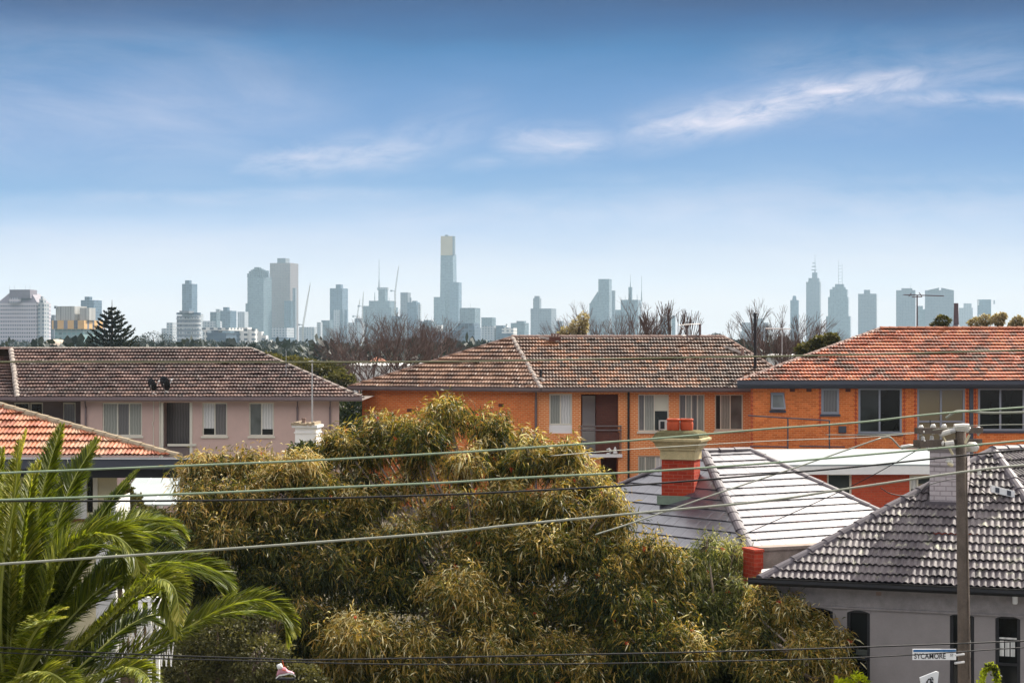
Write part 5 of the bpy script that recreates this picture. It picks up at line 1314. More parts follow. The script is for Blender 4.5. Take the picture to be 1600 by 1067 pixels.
# ------------------------------------------------------------------ skyline
TW = {
 'glass': tower_mat('blue_glass_tower', (0.11, 0.16, 0.21), (0.06, 0.09, 0.13), 5, 4.2, .8, .6, .25),
 'green': tower_mat('green_glass_tower', (0.14, 0.18, 0.20), (0.08, 0.11, 0.13), 5, 4.2, .8, .6, .25),
 'grey': tower_mat('grey_concrete_tower', (0.19, 0.21, 0.24), (0.09, 0.11, 0.14), 4, 4, .6, .5, .6),
 'pale': tower_mat('pale_concrete_block', (0.42, 0.44, 0.46), (0.13, 0.17, 0.21), 5, 4, .55, .5, .7),
 'white': tower_mat('white_apartment_block', (0.72, 0.71, 0.68), (0.12, 0.15, 0.18), 7, 4.4, .5, .5, .7),
 'bronze': tower_mat('bronze_banded_tower', (0.25, 0.19, 0.17), (0.13, 0.11, 0.11), 4, 4, .5, .5, .3),
 'dark': tower_mat('dark_glass_block', (0.09, 0.13, 0.18), (0.05, 0.08, 0.12), 5, 4, .8, .6, .3),
 'gold': plain('gold_glass_crown', (0.42, 0.31, 0.15), .25, .6, var=.1, scale=.05),
 'office': tower_mat('office_block_window_bands', (0.50, 0.46, 0.50), (0.07, 0.08, 0.12), 2.45, 3.95, .62, .42, .7),
 'plum': plain('plum_metal_roof', (0.17, 0.15, 0.18), .6, .3, var=.15, scale=.2),
 'teal': tower_mat('teal_glass_flats', (0.26, 0.36, 0.36), (0.12, 0.22, 0.22), 4, 3.3, .7, .6, .3),
 'orangeb': tower_mat('orange_balcony_band', (0.68, 0.40, 0.14), (0.12, 0.12, 0.15), 9, 9, .38, .8, .6),
 'grille': tower_mat('grey_screened_flats', (0.42, 0.42, 0.40), (0.30, 0.30, 0.29), 2.2, 40, .5, .9, .6),
 'steel': plain('crane_steel', (0.42, 0.40, 0.34), .5, .4, var=.1, scale=.1),
 'mast': plain('mast_steel', (0.22, 0.24, 0.26), .5, .4, var=.1, scale=.1),
}
YAW = math.radians(14)
def tbox(mb, x0, x1, yt, Yd, zb=None, yb=None, depth=None, taper=0.0, yaw=YAW, slope=None):
    """box whose silhouette spans the photo columns x0..x1, its lit right flank turned a little to us"""
    k_ = Yd / 2800; w_ = (x1 - x0) * k_; dp = depth or min(w_, 55)
    a = w_ - dp * math.sin(yaw); a = max(a, w_ * .55); a /= math.cos(yaw)
    dp = max(3, (w_ - a * math.cos(yaw)) / max(.05, math.sin(yaw)))
    cx = ((x0 + x1) / 2 - 800) * k_
    e1 = Vector((math.cos(yaw), -math.sin(yaw) * -1, 0)); e1 = Vector((math.cos(yaw), math.sin(yaw) * -1, 0))
    e2 = Vector((math.sin(yaw), math.cos(yaw), 0))
    c = Vector((cx, Yd + dp * .5, 0)); z0 = 0 if yb is None else CZ - (yb - 533.5) * k_; z1 = CZ - (yt - 533.5) * k_
    P = lambda u, v, z, q=1.0: c + e1 * u * a / 2 * q + e2 * v * dp / 2 * q + Vector((0, 0, z))
    zt_ = [z1] * 4
    if slope: zt_ = [z1 - slope[0] * k_, z1 - slope[1] * k_, z1 - slope[1] * k_, z1 - slope[0] * k_]
    co = ((-1, -1), (1, -1), (1, 1), (-1, 1))
    mb.hexa([P(u, v, z0) for u, v in co], [P(u, v, z, 1 - taper) for (u, v), z in zip(co, zt_)])
def tower(label, Yd, secs, masts=(), nm='tower', cat='tower', group='towers of the hazy skyline', grp=True):
    """secs: (part name, material, x0, x1, top, bottom or None, options); masts: (x, top, bottom, radius px)"""
    x0 = secs[0][2]; x1 = secs[0][3]
    T = thing(nm, (((x0 + x1) / 2 - 800) / 2800 * Yd, Yd, 0), label, cat, group if grp else None)
    for sct in secs:
        mb = MB(); op = sct[6] if len(sct) > 6 else {}
        if op.get('round'):
            k_ = Yd / 2800; r = (sct[3] - sct[2]) / 2 * k_; cx = ((sct[2] + sct[3]) / 2 - 800) * k_
            zb_ = 0 if sct[5] is None else CZ - (sct[5] - 533.5) * k_; zt_ = CZ - (sct[4] - 533.5) * k_
            mb.lathe((cx, Yd + 20, 0), [(r, zb_), (r * op.get('top', 1), zt_)], 28)
        elif op.get('arch'):
            k_ = Yd / 2800; N_ = 12; x0_, x1_ = sct[2], sct[3]; h = op['arch']
            tbox(mb, x0_, x1_, sct[4] + h, Yd, yb=sct[5])
            for i in range(N_):
                u0 = x0_ + (x1_ - x0_) * i / N_; u1 = x0_ + (x1_ - x0_) * (i + 1) / N_; um = (2 * (u0 + u1) / 2 - x0_ - x1_) / (x1_ - x0_)
                tbox(mb, u0, u1 + .05, sct[4] + h - h * math.sqrt(max(0, 1 - um * um)), Yd + 3, yb=sct[4] + h + .5, depth=24)
        else:
            o2 = {k: v for k, v in op.items()}
            tbox(mb, sct[2], sct[3], sct[4], Yd + o2.pop('dy', 0), yb=sct[5], **o2)
        mb.build(sct[0], TW[sct[1]], T)
    for mx in masts:
        mb = MB(); a = W(mx[0], mx[2] + 2, Yd + 12); b = W(mx[4] if len(mx) > 4 else mx[0], mx[1], Yd + 12); r = mx[3] * Yd / 2800
        mb.tube([a, a.lerp(b, .5), b], [r, r * .8, r * .45], 5); mb.build('mast', TW['mast'], T)
    return T
b_ = 'body'; u_ = 'upper_block'; p_ = 'plant_room'
tower('stepped office block at the far left with rows of small windows and plum roof', 1850, [(b_, 'office', -12, 61, 473, None, dict(yaw=.05)), ('side_wing', 'pale', 59, 73.5, 473, None, dict(yaw=.3)), ('wing_cap', 'pale', 61, 70, 467, 473.2), ('wing_gable', 'pale', 63.5, 67.5, 463, 467.2), ('roof', 'plum', -4, 62, 458, 473.2, dict(taper=.42, yaw=.05)), (p_, 'plum', 14.5, 49, 452.5, 466, dict(yaw=.05)), ('gable', 'office', 14, 30, 465, 473.3, dict(dy=-6, yaw=.05))], [(15, 446, 453, .25), (23, 445, 453, .25), (40, 445, 453, .25), (47, 445, 453, .25)], nm='office_tower')
tower('narrow dark blue block right beside the white office block', 2100, [(b_, 'dark', 73, 82, 497, None), (u_, 'grey', 80, 87, 492, None)])
tower('apartment block with grey screens over an orange balcony band left of the norfolk pine', 1450, [(b_, 'teal', 84, 146, 514, None), ('orange_band', 'orangeb', 79, 150, 500.5, 514, dict(dy=-3)), (u_, 'grille', 86, 127, 478.5, 500.3), ('side_screen', 'grille', 124, 145, 481, 500.3), ('corner_unit', 'grey', 84.5, 89, 478, 482)], nm='apartment_tower')
tower('blue grey tower with stepped top rising behind the orange banded flats', 2700, [(b_, 'glass', 125.5, 153.5, 469, None), (p_, 'glass', 132, 142, 463.5, 470)])
tower('low stepped white block left of the drum shaped tower', 2600, [(b_, 'pale', 252, 273, 513, None), (u_, 'pale', 260, 273, 504, None)])
tower('drum shaped tower ringed with pale bands', 1900, [(b_, 'grey', 271, 308, 493, None, dict(round=1))] + [('ring', 'pale' if i else 'dark', 270.3, 308.7, 488 + i * 7.6, 491.5 + i * 7.6, dict(round=1)) for i in range(7)] + [(p_, 'grey', 280, 300, 485.5, 489)])
tower('slender tower standing behind the drum shaped tower', 3300, [(b_, 'glass', 284, 305, 443.5, None), (p_, 'dark', 289, 298, 438, 443.8), ('waist', 'dark', 285, 299, 482, 488, dict(dy=-20))])
tower('narrow pale block right of the drum shaped tower', 3000, [(b_, 'pale', 307, 316.5, 491, None)])
tower('low pale flat block left of the stepped blue block', 2900, [(b_, 'pale', 316, 343, 501.5, None), (u_, 'green', 328, 342, 487.5, None)])
tower('stepped blue block with small dark roof box', 3300, [(b_, 'glass', 341, 366, 485.5, None), (p_, 'dark', 348.5, 357.5, 480, 486), ('side_wing', 'pale', 337, 345, 483, None)])
tower('wide low office with long white roof line and dark glass', 1500, [(b_, 'dark', 322, 364, 520, None), ('roof_slab', 'white', 314, 372, 512, 516.5), (u_, 'dark', 330, 345, 516, 520), ('end_wall', 'white', 318, 323, 516.6, None)], nm='office_block')
tower('pale block left of the arched green tower', 3700, [(b_, 'pale', 371, 386, 487, None)])
tower('tall green glass tower with arched top', 4200, [(b_, 'green', 386, 420.5, 419, None, dict(arch=14)), (p_, 'green', 397, 407, 417.5, 422), ('side_wing', 'green', 383.5, 388, 474, None), ('side_step', 'green', 415, 420, 423, 433)])
tower('tallest slab left of the cranes with bronze lit flank', 4300, [(b_, 'bronze', 421, 462.5, 411, None), (p_, 'grey', 433, 450.5, 403.5, 411.2), ('glass_flank', 'glass', 444, 456, 470, None, dict(dy=-14)), ('slim_wing', 'grey', 457, 463, 450, None, dict(dy=-10))])
tower('low pale block in front of the bronze flanked slab', 2800, [(b_, 'pale', 424, 456, 512, None), ('dark_band', 'dark', 424, 458, 527, None, dict(dy=-20))], nm='office_block')
tower('white apartments with open balconies left of the stacked block', 1700, [(b_, 'white', 374, 391, 511.5, None), ('window_strip', 'dark', 366, 375, 514, None), (u_, 'white', 386, 402, 514, None)], nm='apartment_block')
tower('stacked white apartments stepping down to the right', 1650, [(b_, 'white', 402, 411, 518, None), ('middle_step', 'white', 409, 418, 524, None), ('lower_step', 'white', 415, 425, 531, None)], nm='apartment_block')
tower('low pale wide block beneath the first crane', 3300, [(b_, 'pale', 467, 497, 511, None), (u_, 'pale', 495, 503, 503.5, None)], nm='office_block')
tower('plain blue slab left of the notched top tower', 3600, [(b_, 'green', 502, 519, 500.5, None)])
tower('blue tower with notched top standing alone left of centre', 4200, [(b_, 'glass', 515, 541.5, 450.5, None), (p_, 'glass', 524.5, 535, 444.5, 451), ('side_wing', 'glass', 538, 543.5, 484, None), ('front_panel', 'pale', 521, 531, 484, None, dict(dy=-12))])
tower('low block with crane base left of the cluster tower', 3900, [(b_, 'pale', 543, 568, 504, None), (u_, 'grey', 554, 566, 497.5, None)], nm='office_block')
tower('stepped cluster tower with ringed neck and tall spire', 4600, [(b_, 'green', 566, 620, 480, None), (u_, 'green', 576, 617, 470, None), ('neck', 'green', 591, 605, 452, None), ('ring', 'pale', 588.5, 606.5, 449, 453, dict(round=1)), ('step', 'green', 566, 576, 478, 482)], [(592.3, 405, 450, .6), (592.3, 437, 450, 1.5), (585.5, 457, 471, .8), (608, 465, 471, .5)])
tower('thin grey tower right of the slender jib crane', 4100, [(b_, 'grey', 625.5, 641, 457, None), ('shoulder', 'grey', 640, 643, 465, None)])
tower('flat topped blue tower with pale right edge', 3900, [(b_, 'glass', 636, 655, 472, None), ('pale_edge', 'pale', 653, 658, 475, None), (p_, 'dark', 644, 652, 470, 473)])
tower('squat block with dark rim in front of the cluster tower', 3500, [(b_, 'green', 610, 634, 496, None), ('rim', 'dark', 610, 634, 494, 496)], nm='office_block')
tower('low rounded pale blue block left of the tallest tower', 3500, [(b_, 'green', 656, 681, 502, None), (u_, 'green', 662, 674, 500, None), ('bright_end', 'white', 682, 692, 508, 518)], nm='office_block')
tower('tallest tower of the skyline with gold crown', 4900, [(b_, 'green', 686.5, 714, 397, None, dict(taper=.13, yaw=.2)), ('gold_crown', 'gold', 688.5, 708, 369, 399, dict(yaw=.05)), ('crown_side', 'grey', 706.5, 711.5, 369, 399), (p_, 'grey', 695, 701, 367, 370), ('left_wing', 'green', 677.5, 702, 464, None), ('right_wing', 'glass', 703, 721, 441, None, dict(dy=-16))])
tower('mid height glass block right of the gold crowned tower', 3800, [(b_, 'green', 718, 750, 481, None)], [(735, 474, 481, .3)])
tower('wide blue glass block with dark cap in front of the gold crowned tower', 2300, [(b_, 'dark', 712, 751, 512, None), ('cap', 'dark', 716, 748, 505, 509), (u_, 'glass', 713, 750, 509, 512.2)], nm='office_block')
tower('low blue block left of the dark capped block', 2300, [(b_, 'dark', 672, 704, 519, None), ('end_bay', 'glass', 703, 713, 516, None)], nm='office_block')
tower('small square pale green block in the middle of the skyline', 4000, [(b_, 'green', 752, 774.5, 496, None)])
tower('long low blue office right of the square green block', 3000, [(b_, 'pale', 753, 778, 509, None), (u_, 'glass', 775, 790, 508.5, None)], nm='office_block')
tower('low white terraced office with blue base', 2600, [(b_, 'dark', 778, 806, 521, None), (u_, 'white', 784, 808, 512, None), ('finial', 'white', 790, 793, 506, 513)], nm='office_block')
tower('low rounded roof block before the gap in the skyline', 3800, [(b_, 'green', 798, 826.5, 504.5, None), (u_, 'green', 807, 822, 501.5, None)], nm='office_block')
tower('broad grey block with one narrow tower on its left', 4300, [(b_, 'grey', 829, 870, 482, None), ('turret', 'grey', 833, 846, 466, None), ('turret_top', 'grey', 835, 844, 462.5, 466), ('side_wing', 'grey', 869, 881, 501.5, None)])
tower('tower with sloping left shoulder behind the leafless ridge tree', 4700, [(b_, 'green', 921, 959, 474, None), ('shoulder', 'green', 922, 937, 456, 474.5, dict(slope=(18, 0))), (u_, 'green', 935, 957, 436, None), ('side_strip', 'grey', 956, 962, 454, None)])
tower('square tower with two thin spires and small neck', 4600, [(b_, 'green', 970, 1004.5, 468.5, None), ('neck', 'green', 982, 988.5, 448.5, 469), ('low_link', 'green', 961, 971, 484, None)], [(985, 428, 449, .4), (985, 440, 449, 1.1), (1002.5, 431, 469, .5), (1002.5, 455, 469, 1.2), (995.5, 460, 469, .6), (977, 462, 469, .4)])
tower('low pale stepped block right of the two spired tower', 4500, [(b_, 'pale', 1019, 1033, 515, None), (u_, 'green', 1032, 1052, 496.5, None), ('side_wing', 'green', 1050, 1056, 493, None)], nm='office_block')
tower('wide stepped pale block behind the black roof pole', 4000, [(b_, 'pale', 1157.5, 1210, 518, None), (u_, 'pale', 1160, 1209, 504, None), (p_, 'pale', 1173, 1199, 497.5, 504.2)], nm='office_block')
tower('slim capped tower left of the antenna crowned pair', 5000, [(b_, 'glass', 1235, 1250.5, 469, None), (p_, 'glass', 1239.5, 1246.5, 462, 469.2, dict(round=1, top=.7))])
tower('left one of the antenna crowned pair, smooth sided with stepped shoulders', 5300, [(b_, 'grey', 1260, 1287, 440.5, None), ('shoulder', 'grey', 1263.5, 1284, 434.5, 441), ('upper_step', 'grey', 1269, 1279, 426, 435), ('antenna_disc', 'mast', 1269.5, 1277.5, 421, 422.2, dict(round=1)), ('antenna_disc', 'mast', 1270, 1277, 415.5, 416.7, dict(round=1)), ('antenna_disc', 'mast', 1271, 1276, 410.5, 411.5, dict(round=1))], [(1273.5, 398, 427, .45), (1273.5, 421, 427, 1.5)])
tower('right one of the antenna crowned pair, widening downwards in steps', 5200, [(b_, 'green', 1291.5, 1334.5, 494, None), ('middle_body', 'green', 1294.5, 1331.5, 464, 494.3), (u_, 'green', 1297, 1330, 452, 464.3), ('upper_step', 'green', 1301, 1326, 448.5, 452.2), ('crown', 'green', 1305, 1322, 444, 449)], [(1310, 406, 445, .35), (1316, 412, 445, .35)] + [(1310, y + .8, y, .3, 1316) for y in (414, 419, 424, 429, 434, 439)])
tower('plain tower with small roof box right of the antenna pair', 4900, [(b_, 'grey', 1341.5, 1376, 459, None), (p_, 'grey', 1350, 1362, 453, 459.2)])
tower('flat topped tower directly behind the television aerial mast', 4800, [(b_, 'grey', 1401, 1437, 453.5, None), (p_, 'grey', 1409, 1430, 450.5, 454)], [(1423, 444, 451, .25)])
tower('low infill block between the two rightmost broad towers', 5200, [(b_, 'green', 1434, 1444, 478, None), ('step', 'green', 1442, 1448, 483, None)])
tower('broad tower with gently peaked roof', 4800, [(b_, 'grey', 1446.5, 1497, 453.5, None), ('left_slope', 'grey', 1450, 1472, 449.5, 453.8, dict(slope=(4, 0))), ('right_slope', 'grey', 1471, 1494, 449.5, 453.8, dict(slope=(0, 4)))])
tower('faint stepped block beside the roof flue', 5600, [(b_, 'pale', 1499, 1526, 481, None), (u_, 'pale', 1506, 1521.5, 474, None)])
tower('rightmost square tower with pale corners', 5200, [(b_, 'glass', 1528, 1554.5, 468, None), ('corner', 'white', 1527, 1531, 469, 477, dict(dy=-12)), ('corner', 'white', 1552, 1555.5, 469, 475, dict(dy=-12))])
# faint far blocks filling the horizon behind the trees



def crane(label, Yd, foot, pivot, tip, r=1.0, counter=None):
    """photo points: mast foot, slewing ring, jib tip"""
    k_ = Yd / 2800; a = W(*foot, Yd); p = W(*pivot, Yd); q = W(*tip, Yd)
    T = thing('tower_crane', (a.x, Yd, 0), label, 'crane', 'luffing cranes of the skyline')
    a2 = Vector((a.x, Yd, 0))
    mb = MB(); w_ = r * .75 * k_
    for sx_, sy in ((-1, -1), (1, -1), (1, 1), (-1, 1)): mb.tube([a2 + Vector((sx_ * w_, sy * w_, 0)), p + Vector((sx_ * w_, sy * w_, 0))], w_ * .45, 4)
    h = p.z - 0; n_ = 30
    for i in range(n_): mb.tube([a2 + Vector(((-1) ** i * w_, -w_, h * i / n_)), a2 + Vector((-(-1) ** i * w_, -w_, h * (i + 1) / n_))], w_ * .3, 3)
    mb.build('mast', TW['steel'], T)
    mb = MB(); d = (q - p); sd2 = Vector((d.z, 0, -d.x)).normalized() * w_ * .9
    mb.tube([p + sd2, p.lerp(q, .5) + sd2, q], [w_ * .45, w_ * .4, w_ * .3], 4); mb.tube([p - sd2, p.lerp(q, .5) - sd2, q], [w_ * .45, w_ * .4, w_ * .3], 4)
    for i in range(16):
        s0 = (-1) ** i; mb.tube([p.lerp(q, i / 17) + sd2 * s0, p.lerp(q, (i + 1) / 17) - sd2 * s0], w_ * .3, 3)
    mb.build('jib', TW['steel'], T)
    cq = p + Vector((-math.copysign(1, d.x) * 6 * k_, 0, 1.5 * k_)); mb = MB(); mb.tube([p, cq], w_ * .6, 4); mb.box(-1.6 * k_, 1.6 * k_, -2, 2, -2.2 * k_, .4 * k_, lambda v: v + cq); mb.build('counterweight', TW['mast'], T)
    return T
crane('tall pale luffing crane with steep jib right of the bronze flanked slab', 3200, (473, 520), (473.5, 508), (485, 442), 1.3)
crane('slim luffing crane on the cluster tower beside its spire', 4400, (617, 495), (617.5, 455), (623, 415), 1.1)
crane('short pale luffing crane left of the cluster tower, nearer the low block', 4200, (557, 505), (558, 495), (562.5, 467), .9)
crane('short grey luffing crane touching the left step of the cluster tower', 4200, (566.5, 500), (566.5, 479), (568, 455.5), .9)
crane('small white luffing crane on the low stepped block', 4200, (1048, 500), (1048, 494), (1053, 466), .9)

# ------------------------------------------------------------------ roof fittings of the apartment blocks
def on_red(px, py): return ray_plane(px, py, Vector((W(1151, 0, 74).x, 74, CZ - (596 - 533.5) / 2800 * 74)), npr)
p = W(1433, 514, 80); T = thing('tv_antenna', p - Vector((0, 0, .3)), 'television aerial with long horizontal boom on the red roof ridge', 'antenna')
mb = MB(); mb.tube([p - Vector((0, 0, .5)), W(1433, 461, 80)], [.04, .03], 6); mb.build('mast', M['ridge_grey'], T)
mb = MB(); mb.tube([W(1412, 460.5, 80.3), W(1475, 462.5, 79.6)], .022, 5); mb.build('boom', M['ridge_grey'], T)
mb = MB()
for i in range(16):
    x = 1413 + i * 3.9; l = .30 if i < 7 else .18; c_ = W(x, 461 + i * .12, 80); mb.tube([c_ - Vector((0, l, 0)), c_ + Vector((0, l, 0))], .010, 3)
mb.tube([W(1424, 458, 80), W(1420, 463.5, 80)], .02, 4); mb.tube([W(1436, 457, 80), W(1441, 464, 80)], .02, 4); mb.tube([W(1425, 464, 80), W(1440, 464, 80)], .02, 4)
mb.build('antenna_elements', M['ridge_grey'], T)
p = W(1494, 513, 80); T = thing('flue', p, 'plain grey metal flue pipe standing above the red roof ridge', 'flue')
mb = MB(); mb.lathe(p - Vector((0, 0, .3)), [(.13, 0), (.12, .6), (.10, 1.25), (.10, 1.42)], 10); mb.build('pipe', M['ridge_grey'], T); mb = MB(); mb.lathe(p - Vector((0, 0, .1)), [(.35, 0), (.22, .14), (.13, .25)], 10); mb.build('flashing', M['slategrey'], T)
T = thing('roof_pole', on_mid(1180, 580), 'thick black pole standing on the right slope of the brown roof', 'pole')
mb = MB(); p = on_mid(1180, 577); q = W(1180, 491, p.y); mb.tube([p - Vector((0, 0, .1)), q], [.075, .07], 8); mb.build('post', M['black'], T); mb = MB(); mb.lathe(q, [(.09, -.03), (.09, .05), (.05, .08)], 8); mb.build('cap', M['black'], T)
p = W(1093.5, 533, 87); T = thing('tv_antenna', p, 'thick post with two thin aerial booms behind the brown roof ridge', 'antenna')
mb = MB(); mb.tube([p - Vector((0, 0, .3)), W(1093.5, 506, 87)], .07, 6); mb.build('mast', M['browngutter'], T)
mb = MB(); mb.tube([W(1060, 508, 86), W(1094, 506, 87)], .02, 4); mb.tube([W(1066, 524.5, 86), W(1094, 524, 87)], .02, 4); mb.tube([W(1065, 507, 86), W(1066, 530, 86)], .015, 4); mb.tube([W(1073, 512, 86), W(1074, 530, 86)], .03, 4); mb.tube([W(1062, 510, 86), W(1070, 516, 86)], .02, 4); mb.build('boom', M['browngutter'], T)
p = on_mid(1185, 556); T = thing('tv_antenna', W(1207, 560, 92), 'pale thin horizontal aerial in front of the grey leafless tree', 'antenna')
mb = MB(); mb.tube([W(1196, 513, 92), W(1236, 514, 92)], .03, 4); mb.build('boom', M['whiteold'], T); mb = MB(); mb.tube([W(1222, 560, 92), W(1222, 513, 92)], .025, 4); mb.build('mast', M['metal'], T)
pk = (Vector((1, 0, 0))).cross(W(394, 547, 83) - W(394, 621, 78)).normalized()
def on_pink(px, py): return ray_plane(px, py, W(394, 621, 78), pk)
T = thing('whip_antenna', on_pink(447, 586), 'thin pale whip aerial near the right hip of the pink block roof', 'antenna')
mb = MB(); mb.tube([on_pink(447, 587), W(447, 548, on_pink(447, 586).y)], .014, 4); mb.build('mast', M['metal'], T); mb = MB(); mb.tube([on_pink(443, 587), on_pink(451, 587)], .05, 5); mb.build('foot', M['whiteold'], T)
T = thing('rooftop_dome_vent', W(660, 572, 96), 'small white dome vent at the left hip of the brown roof', 'vent')
mb = MB(); c_ = W(661, 573, 96); mb.lathe(c_, [(.28 * math.cos(a), .26 * math.sin(a)) for a in np.linspace(0, 1.5, 7)], 12); mb.build('dome', M['whiteold'], T, True); mb = MB(); mb.lathe((c_.x, c_.y, 0), [(.12, 0), (.12, c_.z)], 6); mb.build('pipe', M['metal'], T)

# ------------------------------------------------------------------ power pole
PY = 30.0
pb_ = W(1506, 1067, PY); pt = W(1501, 668, PY); ax_ = (pt - pb_).normalized(); pg = pb_ - ax_ * (pb_.z / ax_.z)
T = thing('power_pole', pg, 'weathered timber power pole with crossarms and insulators at right', 'pole')
mb = MB(); mb.tube([pg, pg.lerp(pt, .5) + Vector((.012, 0, 0)), pt], [.118, .103, .086], 18); pole = mb.build('post', M['wood'], T, True)
mb = MB(); mb.lathe(pt, [(.098, -.06), (.10, .02), (.08, .05), (.02, .06)], 14); mb.build('pole_cap', M['metal'], T)
def PP(px, py, dy=0.0): return W(px, py, PY + dy)
for nm, y0, y1, xa, xb, h in (('crossarm', 673, 672, 1433, 1532, .05), ('crossarm', 693, 691, 1432, 1530, .06)):
    mb = MB(); a = PP(xa, y0, -.9); b = PP(xb, y1, .75); d = (b - a).normalized(); n_ = Vector((-d.y, d.x, 0)).normalized()
    mb.hexa([a - n_ * h - Vector((0, 0, h)), b - n_ * h - Vector((0, 0, h)), b + n_ * h - Vector((0, 0, h)), a + n_ * h - Vector((0, 0, h))], [a - n_ * h + Vector((0, 0, h)), b - n_ * h + Vector((0, 0, h)), b + n_ * h + Vector((0, 0, h)), a + n_ * h + Vector((0, 0, h))])
    mb.build(nm, M['wood'], T)
def insul(c, s_=1.0, up=1):
    mb = MB(); mb.lathe(c, [(.018 * s_, 0), (.018 * s_, .03 * s_), (.055 * s_, .045 * s_), (.05 * s_, .07 * s_), (.03 * s_, .08 * s_), (.042 * s_, .10 * s_), (.038 * s_, .13 * s_), (.02 * s_, .15 * s_)], 12)
    return mb.build('insulator', M['ceramic'], T, True)
for px, py, dy, s_ in ((1439, 676, -.8, 1.0), (1458, 674, -.45, 1.0), (1475, 674, -.2, 1.0), (1528.5, 676, .7, .9), (1442, 688, -.8, .7), (1456, 687, -.5, .7)):
    insul(PP(px, py, dy) - Vector((0, 0, .05)), s_ * 1.15)
for pts, r_ in ((((1468, 679), (1484, 674)), .045), (((1476, 676), (1492, 672)), .04), (((1408, 699), (1420, 697), (1437, 698)), .035), (((1450, 696), (1464, 692), (1474, 693)), .045), (((1476, 694), (1490, 692)), .05), (((1491, 667.5), (1504, 666.5), (1514, 667)), .055), (((1508, 668), (1514, 672)), .05)):
    mb = MB(); mb.tube([PP(x, y, -.35) for x, y in pts], [r_] * len(pts), 8); mb.build('clamp', M['ceramic'] if r_ > .042 else M['metal'], T)
mb = MB(); mb.lathe(PP(1519, 699, .15), [(.0, -.08), (.09, -.06), (.12, 0), (.10, .06), (.05, .09), (.0, .09)], 14); mb.build('insulator_box', M['ceramic'], T, True)  # pale insulator box right of the pole
for a, b, r_ in (((1473, 682), (1489, 710), .022), ((1515, 679), (1508, 692), .022), ((1466, 700), (1450, 688), .012), ((1455, 676), (1453, 656), .008), ((1489, 727), (1481, 724), .03)):
    mb = MB(); mb.tube([PP(*a, -.3), PP(*b, -.3)], r_, 6); mb.build('brace', M['cream'] if r_ > .02 else M['black'], T)
for px, py in ((1481, 725), (1486, 729), (1530, 745)): insul(PP(px, py, -.25), .8)
mb = MB(); mb.box(-.11, .11, -.125, -.095, -.03, .03, lambda v: v + pg.lerp(pt, .22)); mb.build('band', M['metal'], T)
mb = MB(); q = PP(1502, 760, 0); mb.tube([q + Vector((.07, -.08, .5)), q + Vector((.08, -.09, -1.2)), q + Vector((.11, -.10, -3.2))], .012, 5); mb.build('cable_riser', M['wood'], T)

# street sign
def text_mesh(txt, size, mat_, name, parent, fr, ext=.002, bold=0.0, space=1.0):
    cu = bpy.data.curves.new('lettering', 'FONT'); cu.body = txt; cu.size = size; cu.extrude = ext; cu.offset = bold; cu.align_x = 'LEFT'; cu.space_character = space
    to = bpy.data.objects.new('lettering', cu); COL.objects.link(to)
    bpy.context.view_layer.update()
    me = bpy.data.meshes.new_from_object(to.evaluated_get(bpy.context.evaluated_depsgraph_get()))
    bpy.data.objects.remove(to)
    for v in me.vertices: v.co = fr(v.co)
    me.materials.clear(); me.materials.append(mat_); me.name = name
    return link(name, me, parent)
SY = 29.6
s0 = W(1426, 1031, SY); s1 = W(1494, 1031, SY)
T = thing('street_sign', s1, 'white street name sign with blue top stripe fixed to the timber power pole', 'sign')
ws = Wall(s0.x, SY, 1, 0.0); L_ = s1.x - s0.x; zA = W(0, 1030.5, SY).z; zB = W(0, 1013.5, SY).z
mb = MB(); mb.box(0, L_, 0, .02, zA, zB, ws.fr()); mb.build('panel', M['signwhite'], T)
mb = MB(); mb.box(.012, L_ - .004, -.004, -.001, zB - .045, zB - .010, ws.fr()); mb.build('blue_stripe', M['signblue'], T)
tfr = lambda sx_, ox, oz: (lambda v: ws.P(ox + v.x * sx_, .006 + v.z, oz + v.y))
text_mesh('SYCAMORE', .128, M['signblack'], 'lettering', T, tfr(.80, .02, zA + .022), space=1.0, bold=.001)
text_mesh('ST', .06, M['signblack'], 'small_lettering', T, tfr(.85, L_ - .10, zA + .062))
mb = MB(); mb.tube([s1 + Vector((-.02, .01, -.05)), s1 + Vector((.16, .12, -.05))], .02, 6); mb.tube([s1 + Vector((-.02, .01, .08)), s1 + Vector((.16, .12, .08))], .02, 6); mb.build('bracket', M['metal'], T)
# small kite shaped sign
KY = 29.0
T = thing('shop_sign', (W(1452, 0, KY).x, KY, 0), 'white kite shaped signboard with dark lettering at the bottom edge', 'sign')
mb = MB(); pl = [(1437.5, 1058.5), (1463, 1048.5), (1467, 1050), (1463, 1084), (1444, 1090)]
f = [W(x, y, KY) for x, y in pl]; bkk = [p + Vector((0, .05, 0)) for p in f]; mb.poly(f[::-1]); mb.poly(bkk)
for i in range(5): mb.quad(f[i], f[(i + 1) % 5], bkk[(i + 1) % 5], bkk[i])
mb.build('panel', M['signwhite'], T)
mb = MB(); mb.tube([W(x, y, KY - .01) for x, y in ((1448, 1075), (1448.5, 1064), (1451, 1060.5), (1454, 1060), (1454.5, 1063), (1454, 1075))], .013, 6); mb.tube([W(1457, 1075, KY - .01), W(1457, 1064, KY - .01)], .013, 6)
mb.tube([W(1454.5, 1057.5, KY - .01), W(1458, 1058.5, KY - .01), W(1456, 1061, KY - .01), W(1459, 1061.5, KY - .01)], .008, 5); mb.build('lettering', M['signblack'], T)
mb = MB(); c_ = W(1453, 1085, KY); mb.tube([(c_.x, KY + .05, 0), (c_.x, KY + .05, c_.z + .2)], .035, 8); mb.build('post', M['metal'], T)
